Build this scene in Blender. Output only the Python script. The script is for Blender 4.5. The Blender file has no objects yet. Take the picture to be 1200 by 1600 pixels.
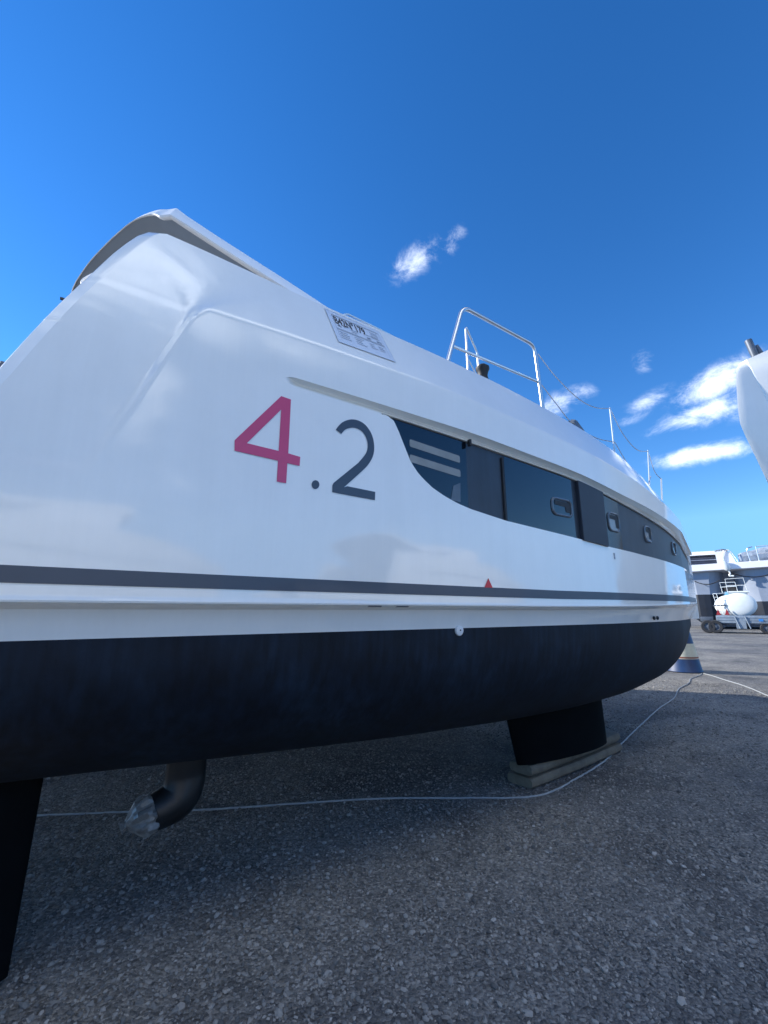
import bpy, bmesh, math, random
import numpy as np
from math import sin, cos, tan, pi, radians, sqrt, atan
from mathutils import Vector, Matrix
from mathutils.geometry import tessellate_polygon
from mathutils.bvhtree import BVHTree

S = bpy.context.scene
C = S.collection
random.seed(7); rng = np.random.default_rng(7)

# ------------------------------------------------------------ camera
EYE = 1.6; FPX = 680.0; PITCH = math.atan(155/680); HEAD = radians(56)
cd = bpy.data.cameras.new('camera'); cam = bpy.data.objects.new('camera', cd); C.objects.link(cam)
cam.location = (0, 0, EYE); cam.rotation_euler = (radians(90)+PITCH, 0, HEAD-radians(90))
cd.sensor_fit = 'HORIZONTAL'; cd.sensor_width = 36; cd.lens = 36*FPX/1200; cd.clip_start = 0.05; cd.clip_end = 3000
S.camera = cam

# ------------------------------------------------------------ exposure, sky and sun
S.view_settings.view_transform = 'Standard'; S.view_settings.look = 'None'
S.view_settings.exposure = 1.42; S.view_settings.gamma = 1
SUN_AZ = radians(128); SUN_EL = radians(26)

def bearing(px, py):          # compass angle and height of a direction in the sky
    a = px-600; b = 800-py
    fw = FPX*cos(PITCH)-b*sin(PITCH); up = FPX*sin(PITCH)+b*cos(PITCH)
    x = fw*cos(HEAD)+a*sin(HEAD); y = fw*sin(HEAD)-a*cos(HEAD)
    return math.atan2(y, x), math.atan2(up, math.hypot(x, y))

W = bpy.data.worlds.new('World'); S.world = W; W.use_nodes = True
nt = W.node_tree; N = nt.nodes; L = nt.links; N.clear()
def wn(t, **k):
    n = N.new(t)
    for a, b in k.items(): setattr(n, a, b)
    return n
def wmath(op, a, b=None, c=None):
    n = wn('ShaderNodeMath', operation=op)
    for i, v in enumerate((a, b, c)):
        if v is None: continue
        if isinstance(v, (int, float)): n.inputs[i].default_value = v
        else: L.new(v, n.inputs[i])
    return n.outputs[0]
sky = wn('ShaderNodeTexSky', sky_type='NISHITA', sun_disc=False, sun_elevation=SUN_EL,
         sun_rotation=radians(90)-SUN_AZ, altitude=0, air_density=1.0, dust_density=0.0, ozone_density=4.0)
hs = wn('ShaderNodeHueSaturation'); hs.inputs['Saturation'].default_value = 1.262; hs.inputs['Hue'].default_value = 0.508; hs.inputs['Value'].default_value = .86
L.new(sky.outputs[0], hs.inputs['Color'])
tc = wn('ShaderNodeTexCoord'); sp = wn('ShaderNodeSeparateXYZ'); L.new(tc.outputs['Generated'], sp.inputs[0])
cz = wn('ShaderNodeCombineXYZ'); L.new(sp.outputs[0], cz.inputs[0]); L.new(sp.outputs[1], cz.inputs[1]); L.new(wmath('MAXIMUM', sp.outputs[2], .17), cz.inputs[2]); L.new(cz.outputs[0], sky.inputs[0])
az = wmath('ARCTAN2', sp.outputs[1], sp.outputs[0])
el = wmath('ARCSINE', sp.outputs[2])
noise = wn('ShaderNodeTexNoise'); noise.inputs['Scale'].default_value = 13; noise.inputs['Detail'].default_value = 9; noise.inputs['Roughness'].default_value = .70
noise.inputs['Distortion'].default_value = .35
mp = wn('ShaderNodeMapping'); mp.inputs['Scale'].default_value = (1, 1, 1.5); L.new(tc.outputs['Generated'], mp.inputs[0]); L.new(mp.outputs[0], noise.inputs['Vector'])
# clouds: (bearing, height, half width, half height, tilt, strength)
clouds = []
def cl(px, py, wpx, hpx, tilt, s, mirror=False):
    A, E_ = bearing(px, py)
    clouds.append((-A if mirror else A, E_, wpx/760, hpx/760, tilt if not mirror else -tilt, s))
cl(648, 405, 54, 24, .5, .46); cl(696, 384, 34, 18, .7, .40); cl(714, 360, 10, 20, 1.2, .3)
cl(1004, 564, 15, 17, .2, .42)
cl(885, 628, 52, 22, .25, .46)
cl(1115, 600, 52, 20, .35, .78); cl(1100, 645, 70, 18, .15, .66); cl(1112, 707, 66, 13, .02, .9); cl(1010, 628, 40, 14, .3, .40)
cl(1190, 620, 40, 34, .2, .6); cl(985, 655, 40, 12, .15, .30)
# clouds on the other side of the yard (behind the photographer)
for a in ((330, 505, 85, 30, -.25, .95), (240, 600, 40, 60, .5, .85), (440, 535, 100, 24, -.35, .75), (205, 670, 40, 36, .8, .6), (270, 745, 60, 10, -.5, .42), (640, 590, 70, 16, -.35, .45), (300, 820, 45, 12, .2, .3)):
    cl(*a, mirror=True)
for (A_, E1, w_, h_, s_) in ((-62, 57, 24, 10, .95), (-98, 62, 34, 14, 1.0), (-140, 57, 32, 12, .95)):
    clouds.append((radians(A_), radians(E1), radians(w_), radians(h_), 0, s_))  # unseen high cloud bank, added as soft fill for hull and foreground
total = None
for (A, E_, w, h, ti, s) in clouds:
    da = wmath('SUBTRACT', az, A); da = wmath('MULTIPLY', da, cos(E_)); de = wmath('SUBTRACT', el, E_)
    p = wmath('ADD', wmath('MULTIPLY', da, -cos(ti)), wmath('MULTIPLY', de, sin(ti)))
    q = wmath('ADD', wmath('MULTIPLY', da, sin(ti)), wmath('MULTIPLY', de, cos(ti)))
    p = wmath('DIVIDE', p, w); q = wmath('DIVIDE', q, h)
    r2 = wmath('ADD', wmath('MULTIPLY', p, p), wmath('MULTIPLY', q, q))
    g = wmath('MULTIPLY', wmath('EXPONENT', wmath('MULTIPLY', r2, -1.0)), s)
    total = g if total is None else wmath('MAXIMUM', total, g)
nz = wmath('MULTIPLY', wmath('SUBTRACT', noise.outputs['Fac'], .5), 2.6)
m = wmath('MULTIPLY_ADD', nz, wmath('MINIMUM', wmath('MULTIPLY', total, 2.2), .75), wmath('SUBTRACT', total, .18))
mr = wn('ShaderNodeMapRange', interpolation_type='SMOOTHSTEP'); L.new(m, mr.inputs[0]); mr.inputs[1].default_value = -.05; mr.inputs[2].default_value = 1.02; mr.inputs[4].default_value = .84
mix = wn('ShaderNodeMix', data_type='RGBA'); L.new(mr.outputs[0], mix.inputs[0]); L.new(hs.outputs[0], mix.inputs[6]); 
front = wn('ShaderNodeMapRange'); L.new(sp.outputs[1], front.inputs[0]); front.inputs[1].default_value = .25; front.inputs[2].default_value = -.35; front.inputs[3].default_value = 1; front.inputs[4].default_value = 2.0
cc = wn('ShaderNodeVectorMath', operation='SCALE'); cc.inputs[0].default_value = (7.0, 7.4, 8.0); L.new(front.outputs[0], cc.inputs['Scale']); L.new(cc.outputs[0], mix.inputs[7])
bg = wn('ShaderNodeBackground'); bg.inputs[1].default_value = .105; L.new(mix.outputs[2], bg.inputs[0])
wo = wn('ShaderNodeOutputWorld'); L.new(bg.outputs[0], wo.inputs[0])

sd = bpy.data.lights.new('sun', 'SUN'); sd.energy = 3.0; sd.angle = radians(.5); sd.color = (1, .95, .87)
sun = bpy.data.objects.new('sun', sd); C.objects.link(sun)
sun.rotation_euler = (radians(90)-SUN_EL, 0, SUN_AZ+radians(90))
sun.location = (-20, 30, 30)

# ------------------------------------------------------------ materials
def mat(name, col, rough=.5, metal=0, coat=0, var=.0, vscale=3, bump=0, bscale=200, spec=.5, col2=None, coat_rough=.04, rvar=0):
    m = bpy.data.materials.new(name); m.use_nodes = True; t = m.node_tree; b = t.nodes['Principled BSDF']
    b.inputs['Base Color'].default_value = (*col, 1); b.inputs['Roughness'].default_value = rough
    b.inputs['Metallic'].default_value = metal; b.inputs['Coat Weight'].default_value = coat; b.inputs['Coat Roughness'].default_value = coat_rough
    b.inputs['Specular IOR Level'].default_value = spec
    tcn = t.nodes.new('ShaderNodeTexCoord')
    if var > 0:
        n = t.nodes.new('ShaderNodeTexNoise'); n.inputs['Scale'].default_value = vscale; n.inputs['Detail'].default_value = 6
        n.inputs['Roughness'].default_value = .65
        t.links.new(tcn.outputs['Object'], n.inputs['Vector'])
        r = t.nodes.new('ShaderNodeValToRGB'); r.color_ramp.elements[0].position = .3; r.color_ramp.elements[1].position = .72
        c2 = col2 or tuple(min(1, c*(1+var)) for c in col)
        r.color_ramp.elements[0].color = (*[c*(1-var) for c in col], 1); r.color_ramp.elements[1].color = (*c2, 1)
        t.links.new(n.outputs['Fac'], r.inputs[0]); t.links.new(r.outputs[0], b.inputs['Base Color'])
        if rvar:
            k = t.nodes.new('ShaderNodeMapRange'); k.inputs[3].default_value = max(.02, rough-rvar); k.inputs[4].default_value = rough+rvar
            t.links.new(n.outputs['Fac'], k.inputs[0]); t.links.new(k.outputs[0], b.inputs['Roughness'])
    if bump > 0:
        n = t.nodes.new('ShaderNodeTexNoise'); n.inputs['Scale'].default_value = bscale; n.inputs['Detail'].default_value = 4
        t.links.new(tcn.outputs['Object'], n.inputs['Vector'])
        bp = t.nodes.new('ShaderNodeBump'); bp.inputs['Strength'].default_value = 1; bp.inputs['Distance'].default_value = bump
        t.links.new(n.outputs['Fac'], bp.inputs['Height']); t.links.new(bp.outputs[0], b.inputs['Normal'])
        if coat: t.links.new(bp.outputs[0], b.inputs['Coat Normal'])
    return m

M = {}
M['gel'] = mat('white_gelcoat', (.88, .86, .80), .34, coat=1.0, var=.03, vscale=2.2, bump=.0007, bscale=3.2, coat_rough=.06, rvar=.05)
M['gel_matt'] = mat('white_deck_gelcoat', (.82, .82, .81), .45, var=.03, vscale=3)
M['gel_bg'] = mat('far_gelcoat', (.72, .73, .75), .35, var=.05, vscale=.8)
M['gel_shaded'] = mat('shaded_gelcoat', (.28, .32, .39), .35, var=.08, vscale=.7)  # white far hulls toned grey, their shade mixed into the colour
M['anti'] = mat('antifouling_paint', (.0045, .010, .019), .62, var=.35, vscale=5, bump=.0006, bscale=60, spec=.3)
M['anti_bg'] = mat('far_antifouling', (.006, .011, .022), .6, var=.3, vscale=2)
M['keelblack'] = mat('keel_black', (.002, .003, .004), .8, var=.3, vscale=6, spec=.08)
M['stripe'] = mat('slate_stripe', (.055, .07, .095), .42, coat=.1, var=.06, vscale=4)
M['slate'] = mat('slate_lettering', (.045, .055, .072), .35, coat=.3, var=.05, vscale=4)
M['pink'] = mat('pink_lettering', (.60, .05, .135), .3, coat=.5, var=.04, vscale=4)
M['red'] = mat('red_sticker', (.62, .02, .03), .35, var=.05)
M['panel'] = mat('dark_matt_panel', (.030, .040, .055), .42, var=.12, vscale=5, spec=.4, bump=.0004, bscale=40)
M['panel2'] = mat('dark_column_panel', (.028, .036, .05), .5, var=.1, vscale=5, spec=.35)
M['glass'] = mat('tinted_glass', (.006, .009, .014), .06, var=.2, vscale=2, bump=.0006, bscale=2.5, spec=.6)
M['lens'] = mat('port_glass', (.20, .25, .28), .05, var=.2, vscale=3)
M['portrim'] = mat('port_rim', (.11, .135, .16), .22, var=.1, coat=.5)
M['louvre'] = mat('lit_louvre_beige', (.24, .25, .24), .5, var=.15, vscale=7)
M['rubber'] = mat('black_rubber', (.012, .013, .015), .6, var=.2)
M['chrome'] = mat('stainless', (.62, .62, .62), .30, metal=1, var=.05, vscale=8)
M['wire'] = mat('lifeline_wire', (.55, .57, .6), .35, metal=.8, var=.1)
M['paper'] = mat('laminated_paper', (.66, .70, .76), .18, coat=.4, var=.02)
M['ink'] = mat('grey_ink', (.12, .14, .18), .6, var=.1)
M['ink2'] = mat('pale_ink', (.34, .38, .44), .6, var=.1)
M['ink3'] = mat('border_ink', (.52, .56, .61), .6, var=.05)
M['ink_black'] = mat('black_ink', (.02, .025, .035), .6, var=.05)
M['dull_red'] = mat('faded_red', (.28, .02, .025), .5, var=.1)
M['drive'] = mat('drive_black', (.008, .010, .012), .36, var=.4, vscale=8, spec=.4, bump=.0008, bscale=30)
M['film'] = mat('plastic_film', (.17, .175, .17), .28, var=.45, vscale=22, bump=.006, bscale=24)
M['wood'] = mat('weathered_timber', (.15, .125, .09), .8, var=.35, vscale=7, bump=.003, bscale=35)
M['rope'] = mat('grey_white_cord', (.30, .32, .33), .7, var=.15, vscale=30, bump=.002, bscale=160)
M['blue'] = mat('blue_plastic', (.002, .028, .10), .5, var=.2, vscale=5)
M['cream'] = mat('cream_band', (.42, .43, .36), .6, var=.15, vscale=7)
M['brown'] = mat('red_brown_line', (.22, .06, .03), .6, var=.1)
M['tank'] = mat('tank_white', (.74, .78, .76), .35, var=.05, vscale=2)
M['galv'] = mat('galvanised', (.26, .31, .36), .45, metal=.35, var=.2, vscale=4)
M['galv_dark'] = mat('trailer_frame', (.10, .12, .15), .5, metal=.3, var=.2)
M['tyre'] = mat('tyre_rubber', (.02, .022, .026), .75, var=.2)
M['tarp'] = mat('blue_grey_tarp', (.22, .27, .34), .7, var=.35, vscale=2.5)
M['darkglass'] = mat('cabin_glass', (.03, .035, .05), .12, var=.3, vscale=1)
M['bluetag'] = mat('blue_tag', (.03, .2, .55), .4, var=.05)

def streaks(m, sc, lo, hi, amount=1.0):
    t = m.node_tree; b = t.nodes['Principled BSDF']; n = t.nodes; l = t.links
    src = b.inputs['Base Color'].links[0].from_socket
    tcn = n.new('ShaderNodeTexCoord'); mp_ = n.new('ShaderNodeMapping'); mp_.inputs['Scale'].default_value = sc
    l.new(tcn.outputs['Object'], mp_.inputs[0]); nn = n.new('ShaderNodeTexNoise'); nn.inputs['Scale'].default_value = 1; nn.inputs['Detail'].default_value = 5; l.new(mp_.outputs[0], nn.inputs['Vector'])
    r = n.new('ShaderNodeValToRGB'); r.color_ramp.elements[0].position = .35; r.color_ramp.elements[1].position = .7
    r.color_ramp.elements[0].color = (*lo, 1); r.color_ramp.elements[1].color = (*hi, 1); l.new(nn.outputs['Fac'], r.inputs[0])
    mx = n.new('ShaderNodeMix'); mx.data_type = 'RGBA'; mx.blend_type = 'MULTIPLY'; mx.inputs[0].default_value = amount
    l.new(src, mx.inputs[6]); l.new(r.outputs[0], mx.inputs[7]); l.new(mx.outputs[2], b.inputs['Base Color'])
    return m
M['gel'].node_tree.nodes['Principled BSDF'].inputs['Coat IOR'].default_value = 1.6
streaks(M['gel'], (9, 9, .9), (.975, .975, .97), (1, 1, 1)); streaks(M['gel'], (60, 60, 2.5), (.985, .985, .985), (1, 1, 1))
streaks(M['anti'], (2.2, 2.2, 1.2), (.55, .6, .7), (1.5, 1.6, 1.6)); streaks(M['anti'], (26, 26, 1.2), (.62, .62, .62), (1.45, 1.45, 1.45))
streaks(M['panel'], (12, 12, 1.5), (.8, .8, .8), (1.15, 1.15, 1.15))

# ------------------------------------------------------------ helpers
def tag(o, label=None, cat=None, group=None, kind=None):
    if label: o['label'] = label
    if cat: o['category'] = cat
    if group: o['group'] = group
    if kind: o['kind'] = kind
    return o
def empty(name, loc, rz=0, **k):
    o = bpy.data.objects.new(name, None); C.objects.link(o); o.location = loc; o.rotation_euler.z = rz
    o.empty_display_size = .2
    return tag(o, **k)
def mesh(name, verts, faces, m, parent=None, smooth=True, sharp=35):
    me = bpy.data.meshes.new(name); me.from_pydata([tuple(v) for v in verts], [], [tuple(f) for f in faces]); me.validate(); me.update()
    mats = m if isinstance(m, (list, tuple)) else [m]
    for x in mats: me.materials.append(x)
    if smooth:
        me.shade_smooth()
        me.set_sharp_from_angle(angle=radians(sharp))
    o = bpy.data.objects.new(name, me); C.objects.link(o)
    if parent:
        o.parent = parent
        # vertices are given in world space: undo the parent's placement
        o.matrix_parent_inverse = (Matrix.Translation(parent.location) @ parent.rotation_euler.to_matrix().to_4x4()).inverted() if parent.type == 'EMPTY' else Matrix.Identity(4)
    return o
class MB:
    def __init__(s): s.v = []; s.f = []
    def add(s, v, f):
        n = len(s.v); s.v += [tuple(x) for x in v]; s.f += [tuple(i+n for i in q) for q in f]; return s
    def grid(s, rows, close=False):
        n = len(s.v); R = len(rows); K = len(rows[0])
        for r in rows: s.v += [tuple(p) for p in r]
        for i in range(R-1):
            for j in range(K if close else K-1):
                j2 = (j+1) % K
                s.f.append((n+i*K+j, n+i*K+j2, n+(i+1)*K+j2, n+(i+1)*K+j))
        return s
    def box(s, c, d, rz=0, ch=.0):
        hx, hy, hz = d[0]/2, d[1]/2, d[2]/2; ch = min(ch, hx*.9, hy*.9, hz*.9)
        R = Matrix.Rotation(rz, 3, 'Z'); c = Vector(c)
        if ch <= 0:
            v = [R @ Vector((sx*hx, sy*hy, sz*hz)) + c for sz in (-1, 1) for sx, sy in ((-1, -1), (1, -1), (1, 1), (-1, 1))]
            return s.add(v, [(3, 2, 1, 0), (4, 5, 6, 7), (0, 1, 5, 4), (1, 2, 6, 5), (2, 3, 7, 6), (3, 0, 4, 7)])
        b = bmesh.new(); bmesh.ops.create_cube(b, size=1)
        for q in b.verts: q.co = Vector((q.co.x*d[0], q.co.y*d[1], q.co.z*d[2]))
        bmesh.ops.bevel(b, geom=b.edges[:], offset=ch, segments=2, profile=.6, affect='EDGES')
        b.verts.ensure_lookup_table()
        v = [R @ q.co + c for q in b.verts]; f = [[q.index for q in fc.verts] for fc in b.faces]; b.free()
        return s.add(v, f)
    def tube(s, pts, r, n=10, cap=True):
        pts = [Vector(p) for p in pts]; rr = r if isinstance(r, (list, tuple)) else [r]*len(pts)
        rows = []; up = None
        for i, p in enumerate(pts):
            t = (pts[min(i+1, len(pts)-1)]-pts[max(i-1, 0)]).normalized()
            if up is None:
                up = Vector((0, 0, 1)) if abs(t.z) < .9 else Vector((1, 0, 0))
            a = t.cross(up).normalized(); up = a.cross(t).normalized()
            rows.append([p+(a*cos(2*pi*k/n)+up*sin(2*pi*k/n))*rr[i] for k in range(n)])
        n0 = len(s.v); s.grid(rows, close=True)
        if cap:
            s.f.append(tuple(n0+k for k in range(n))[::-1]); e = n0+(len(rows)-1)*n; s.f.append(tuple(e+k for k in range(n)))
        return s
    def lathe(s, prof, c, axis='Z', n=32, ay=None):
        c = Vector(c); rows = []
        for r, h in prof:
            row = []
            for k in range(n):
                a = 2*pi*k/n
                if axis == 'Z': row.append(c+Vector((r*cos(a), r*sin(a), h)))
                elif axis == 'Y': row.append(c+Vector((r*cos(a), h, r*sin(a))))
                else: row.append(c+Vector((h, r*cos(a), r*sin(a))))
            rows.append(row)
        return s.grid(rows, close=True)
    def build(s, name, m, parent=None, smooth=True, sharp=35): return mesh(name, s.v, s.f, m, parent, smooth, sharp)
def fillet(pts, r, n=6):
    pts = [Vector(p) for p in pts]; out = [pts[0]]
    for i in range(1, len(pts)-1):
        a, b, c = pts[i-1], pts[i], pts[i+1]
        u = (a-b).normalized(); w = (c-b).normalized(); d = min(r, (a-b).length*.45, (c-b).length*.45)
        p0 = b+u*d; p2 = b+w*d
        for k in range(n+1):
            t = k/n; out.append(p0*(1-t)**2+b*2*t*(1-t)+p2*t*t)
    return out+[pts[-1]]
def curve(pts, n=8):     # smooth line through points
    P = [Vector(p) for p in pts]; P = [P[0]*2-P[1]]+P+[P[-1]*2-P[-2]]; out = []
    for i in range(1, len(P)-2):
        for k in range(n):
            t = k/n
            out.append(.5*((2*P[i])+(P[i+1]-P[i-1])*t+(2*P[i-1]-5*P[i]+4*P[i+1]-P[i+2])*t*t+(-P[i-1]+3*P[i]-3*P[i+1]+P[i+2])*t**3))
    return out+[P[-2]]
def lerp(tab, x):
    return float(np.interp(x, [t[0] for t in tab], [t[1] for t in tab]))
def sm(a, b, x):
    t = max(0, min(1, (x-a)/(b-a))); return t*t*(3-2*t)

# ------------------------------------------------------------ the ground
def ground_material():
    m = bpy.data.materials.new('crushed_stone_ground'); m.use_nodes = True; t = m.node_tree; b = t.nodes['Principled BSDF']; n = t.nodes; l = t.links
    tcn = n.new('ShaderNodeTexCoord'); g = n.new('ShaderNodeNewGeometry')
    def vor(s, feat='F1'):
        v = n.new('ShaderNodeTexVoronoi'); v.feature = feat; v.inputs['Scale'].default_value = s; v.inputs['Randomness'].default_value = 1; l.new(g.outputs['Position'], v.inputs['Vector']); return v
    def noi(s, d=6):
        v = n.new('ShaderNodeTexNoise'); v.inputs['Scale'].default_value = s; v.inputs['Detail'].default_value = d; l.new(g.outputs['Position'], v.inputs['Vector']); return v
    v1 = vor(66); v2 = vor(31); n1 = noi(.35, 4); n2 = noi(5); n3 = noi(140, 3)
    sep = n.new('ShaderNodeSeparateColor'); l.new(v1.outputs['Color'], sep.inputs[0])
    ramp = n.new('ShaderNodeValToRGB'); e = ramp.color_ramp.elements
    e[0].color = (.115, .115, .115, 1); e[1].color = (.37, .36, .34, 1); e.new(.5).color = (.20, .197, .19, 1); e.new(.85).color = (.26, .252, .235, 1)
    l.new(sep.outputs[0], ramp.inputs[0])
    mx = n.new('ShaderNodeMix'); mx.data_type = 'RGBA'; mx.blend_type = 'MULTIPLY'; mx.inputs[0].default_value = 1
    r2 = n.new('ShaderNodeValToRGB'); r2.color_ramp.elements[0].position = .35; r2.color_ramp.elements[1].position = .68
    r2.color_ramp.elements[0].color = (.62, .64, .68, 1); r2.color_ramp.elements[1].color = (1.18, 1.14, 1.06, 1)
    l.new(n1.outputs['Fac'], r2.inputs[0]); l.new(ramp.outputs[0], mx.inputs[6]); l.new(r2.outputs[0], mx.inputs[7])
    mx2 = n.new('ShaderNodeMix'); mx2.data_type = 'RGBA'; mx2.blend_type = 'MULTIPLY'; mx2.inputs[0].default_value = 1
    r3 = n.new('ShaderNodeValToRGB'); r3.color_ramp.elements[0].position = .3; r3.color_ramp.elements[1].position = .7
    r3.color_ramp.elements[0].color = (.8, .8, .8, 1); r3.color_ramp.elements[1].color = (1.12, 1.12, 1.12, 1)
    l.new(n2.outputs['Fac'], r3.inputs[0]); l.new(mx.outputs[2], mx2.inputs[6]); l.new(r3.outputs[0], mx2.inputs[7])
    n5 = noi(.9, 7); n5.inputs['Distortion'].default_value = .6; r5 = n.new('ShaderNodeValToRGB'); r5.color_ramp.elements[0].position = .36; r5.color_ramp.elements[1].position = .47
    r5.color_ramp.elements[0].color = (.66, .66, .68, 1); r5.color_ramp.elements[1].color = (1, 1, 1, 1); l.new(n5.outputs['Fac'], r5.inputs[0])
    mx3 = n.new('ShaderNodeMix'); mx3.data_type = 'RGBA'; mx3.blend_type = 'MULTIPLY'; mx3.inputs[0].default_value = 1; l.new(mx2.outputs[2], mx3.inputs[6]); l.new(r5.outputs[0], mx3.inputs[7]); mx2 = mx3
    l.new(mx2.outputs[2], b.inputs['Base Color']); b.inputs['Roughness'].default_value = .85; b.inputs['Specular IOR Level'].default_value = .3
    a1 = n.new('ShaderNodeMath'); a1.operation = 'MULTIPLY_ADD'; a1.inputs[1].default_value = -.6; l.new(v1.outputs['Distance'], a1.inputs[0])
    a2 = n.new('ShaderNodeMath'); a2.operation = 'MULTIPLY'; a2.inputs[1].default_value = -.7; l.new(v2.outputs['Distance'], a2.inputs[0]); l.new(a2.outputs[0], a1.inputs[2])
    a3 = n.new('ShaderNodeMath'); a3.operation = 'MULTIPLY_ADD'; a3.inputs[1].default_value = .35; l.new(n3.outputs['Fac'], a3.inputs[0]); l.new(a1.outputs[0], a3.inputs[2])
    bp = n.new('ShaderNodeBump'); bp.inputs['Distance'].default_value = .018; bp.inputs['Strength'].default_value = .9; l.new(a3.outputs[0], bp.inputs['Height']); l.new(bp.outputs[0], b.inputs['Normal'])
    return m
def build_ground():
    xs = list(np.concatenate([[-1500, -400, -120, -40, -15], np.linspace(-6, 22, 85), [30, 45, 80, 160, 400, 1500]]))
    ys = list(np.concatenate([[-1500, -400, -120, -40, -15], np.linspace(-6, 16, 67), [25, 45, 80, 160, 400, 1500]]))
    def hz(x, y):
        f = max(0, 1-max(abs(x-6)/16, abs(y-4)/12))
        return f*(.007*sin(x*1.9+y*.7)+.006*sin(y*2.3-x*.8)+.004*sin(x*4.1+y*3.3))-.004
    mb = MB(); mb.grid([[(x, y, hz(x, y)) for x in xs] for y in ys])
    o = mb.build('ground', ground_material()); tag(o, kind='structure'); return hz
hz = build_ground()

def pebble_material():
    m = bpy.data.materials.new('loose_stone'); m.use_nodes = True; t = m.node_tree; b = t.nodes['Principled BSDF']; n = t.nodes; l = t.links
    g = n.new('ShaderNodeNewGeometry'); r = n.new('ShaderNodeValToRGB'); e = r.color_ramp.elements
    e[0].color = (.09, .09, .09, 1); e[1].color = (.38, .37, .35, 1); e[1].position = 1
    e.new(.35).color = (.17, .17, .165, 1); e.new(.7).color = (.24, .233, .22, 1); e.new(.97).color = (.31, .30, .28, 1)
    l.new(g.outputs['Random Per Island'], r.inputs[0]); l.new(r.outputs[0], b.inputs['Base Color']); b.inputs['Roughness'].default_value = .85; b.inputs['Specular IOR Level'].default_value = .2
    nz_ = n.new('ShaderNodeTexNoise'); nz_.inputs['Scale'].default_value = 260; l.new(g.outputs['Position'], nz_.inputs['Vector'])
    bp = n.new('ShaderNodeBump'); bp.inputs['Distance'].default_value = .002; l.new(nz_.outputs['Fac'], bp.inputs['Height']); l.new(bp.outputs[0], b.inputs['Normal'])
    return m
def build_gravel():
    b = bmesh.new(); bmesh.ops.create_icosphere(b, subdivisions=1, radius=1)
    base = np.array([v.co[:] for v in b.verts]); F = np.array([[v.index for v in f.verts] for f in b.faces]); b.free()
    nv = len(base)
    X = rng.uniform(-1.5, 12, 520000); Y = rng.uniform(-.2, 7.5, 520000)
    d = np.hypot(X, Y)
    keep = rng.uniform(0, 1, X.size) < np.clip(1.25/np.maximum(d, 1)**1.05, .03, .75)
    ang = np.degrees(np.arctan2(Y, X)); keep &= (ang > 8) & (ang < 106) & (d > 1.0)
    X = X[keep]; Y = Y[keep]; n = X.size
    s = rng.lognormal(math.log(.0058), .45, n)*(1+.02*np.hypot(X, Y)); big = rng.uniform(0, 1, n) < .003; s[big] *= 1.9
    s = np.minimum(s, .017)
    sc = np.stack([s*rng.uniform(.8, 1.5, n), s*rng.uniform(.7, 1.1, n), s*rng.uniform(.45, .8, n)], 1)
    V = base[None]*(1+rng.uniform(-.38, .38, (n, nv, 1)))*sc[:, None, :]
    th = rng.uniform(0, 2*pi, n); tl = rng.normal(0, .35, n)
    ct, st = np.cos(tl)[:, None], np.sin(tl)[:, None]
    y_, z_ = V[..., 1]*ct-V[..., 2]*st, V[..., 1]*st+V[..., 2]*ct
    c_, s_ = np.cos(th)[:, None], np.sin(th)[:, None]
    x2, y2 = V[..., 0]*c_-y_*s_, V[..., 0]*s_+y_*c_
    f = np.maximum(0, 1-np.maximum(abs(X-6)/16, abs(Y-4)/12))
    Z0 = f*(.007*np.sin(X*1.9+Y*.7)+.006*np.sin(Y*2.3-X*.8)+.004*np.sin(X*4.1+Y*3.3))-.004
    P = np.stack([x2+X[:, None], y2+Y[:, None], z_+(Z0+sc[:, 2]*.30)[:, None]], 2).reshape(-1, 3)
    FF = (F[None]+(np.arange(n)*nv)[:, None, None]).reshape(-1, 3)
    me = bpy.data.meshes.new('gravel'); me.vertices.add(len(P)); me.vertices.foreach_set('co', P.astype(np.float32).ravel())
    me.loops.add(FF.size); me.loops.foreach_set('vertex_index', FF.astype(np.int32).ravel())
    me.polygons.add(len(FF)); me.polygons.foreach_set('loop_start', (np.arange(len(FF))*3).astype(np.int32))
    me.update(calc_edges=True); me.shade_flat(); me.materials.append(pebble_material())
    o = bpy.data.objects.new('gravel', me); C.objects.link(o); tag(o, kind='stuff', label='loose crushed grey stones over the yard floor', cat='gravel')
    print('pebbles', n)
build_gravel()

# ------------------------------------------------------------ the catamaran
YC = 2.95; YM = 5.35                   # centreline of the near hull; centreline of the boat
cat = empty('catamaran', (-2.2, YM, .2), label='large white catamaran with pink and slate 4.2 on its side, filling the foreground', cat='catamaran')
STEM = 7.75
def plan(x, y0, Xb=STEM, yc=YC, e=2.2, x0=3.0):
    y = y0+(yc-y0)*max(0., min(1., (x-x0)/(Xb-x0)))**e
    if x > 6.32:
        a = y0+(yc-y0)*((6.32-x0)/(Xb-x0))**e; k = (x-6.32)/(Xb-6.32); y = min(yc, a+(yc-a)*k)
    return y
T_WIN_BOT = [(1.40, 2.81), (1.44, 2.805), (1.49, 2.785), (1.52, 2.74), (1.56, 2.66), (1.62, 2.54), (1.67, 2.48), (1.72, 2.44), (1.80, 2.39), (1.9, 2.35), (2.02, 2.315), (2.15, 2.29), (2.5, 2.25), (3.42, 2.20), (3.87, 2.175), (4.68, 2.155), (6.26, 2.135), (7.8, 2.14)]
T_WIN_TOP = [(-3, 2.82), (.79, 2.82), (1.44, 2.81), (2.15, 2.79), (3.44, 2.73), (3.92, 2.68), (4.3, 2.64), (4.85, 2.59), (5.66, 2.52), (6.58, 2.41), (7.8, 2.3)]
T_BAND = [(-3, 2.87), (.79, 2.87), (1.2, 2.87), (2.17, 2.85), (3.5, 2.78), (4.23, 2.71), (5.16, 2.66), (6.26, 2.60), (6.85, 2.54), (7.8, 2.45)]
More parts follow.
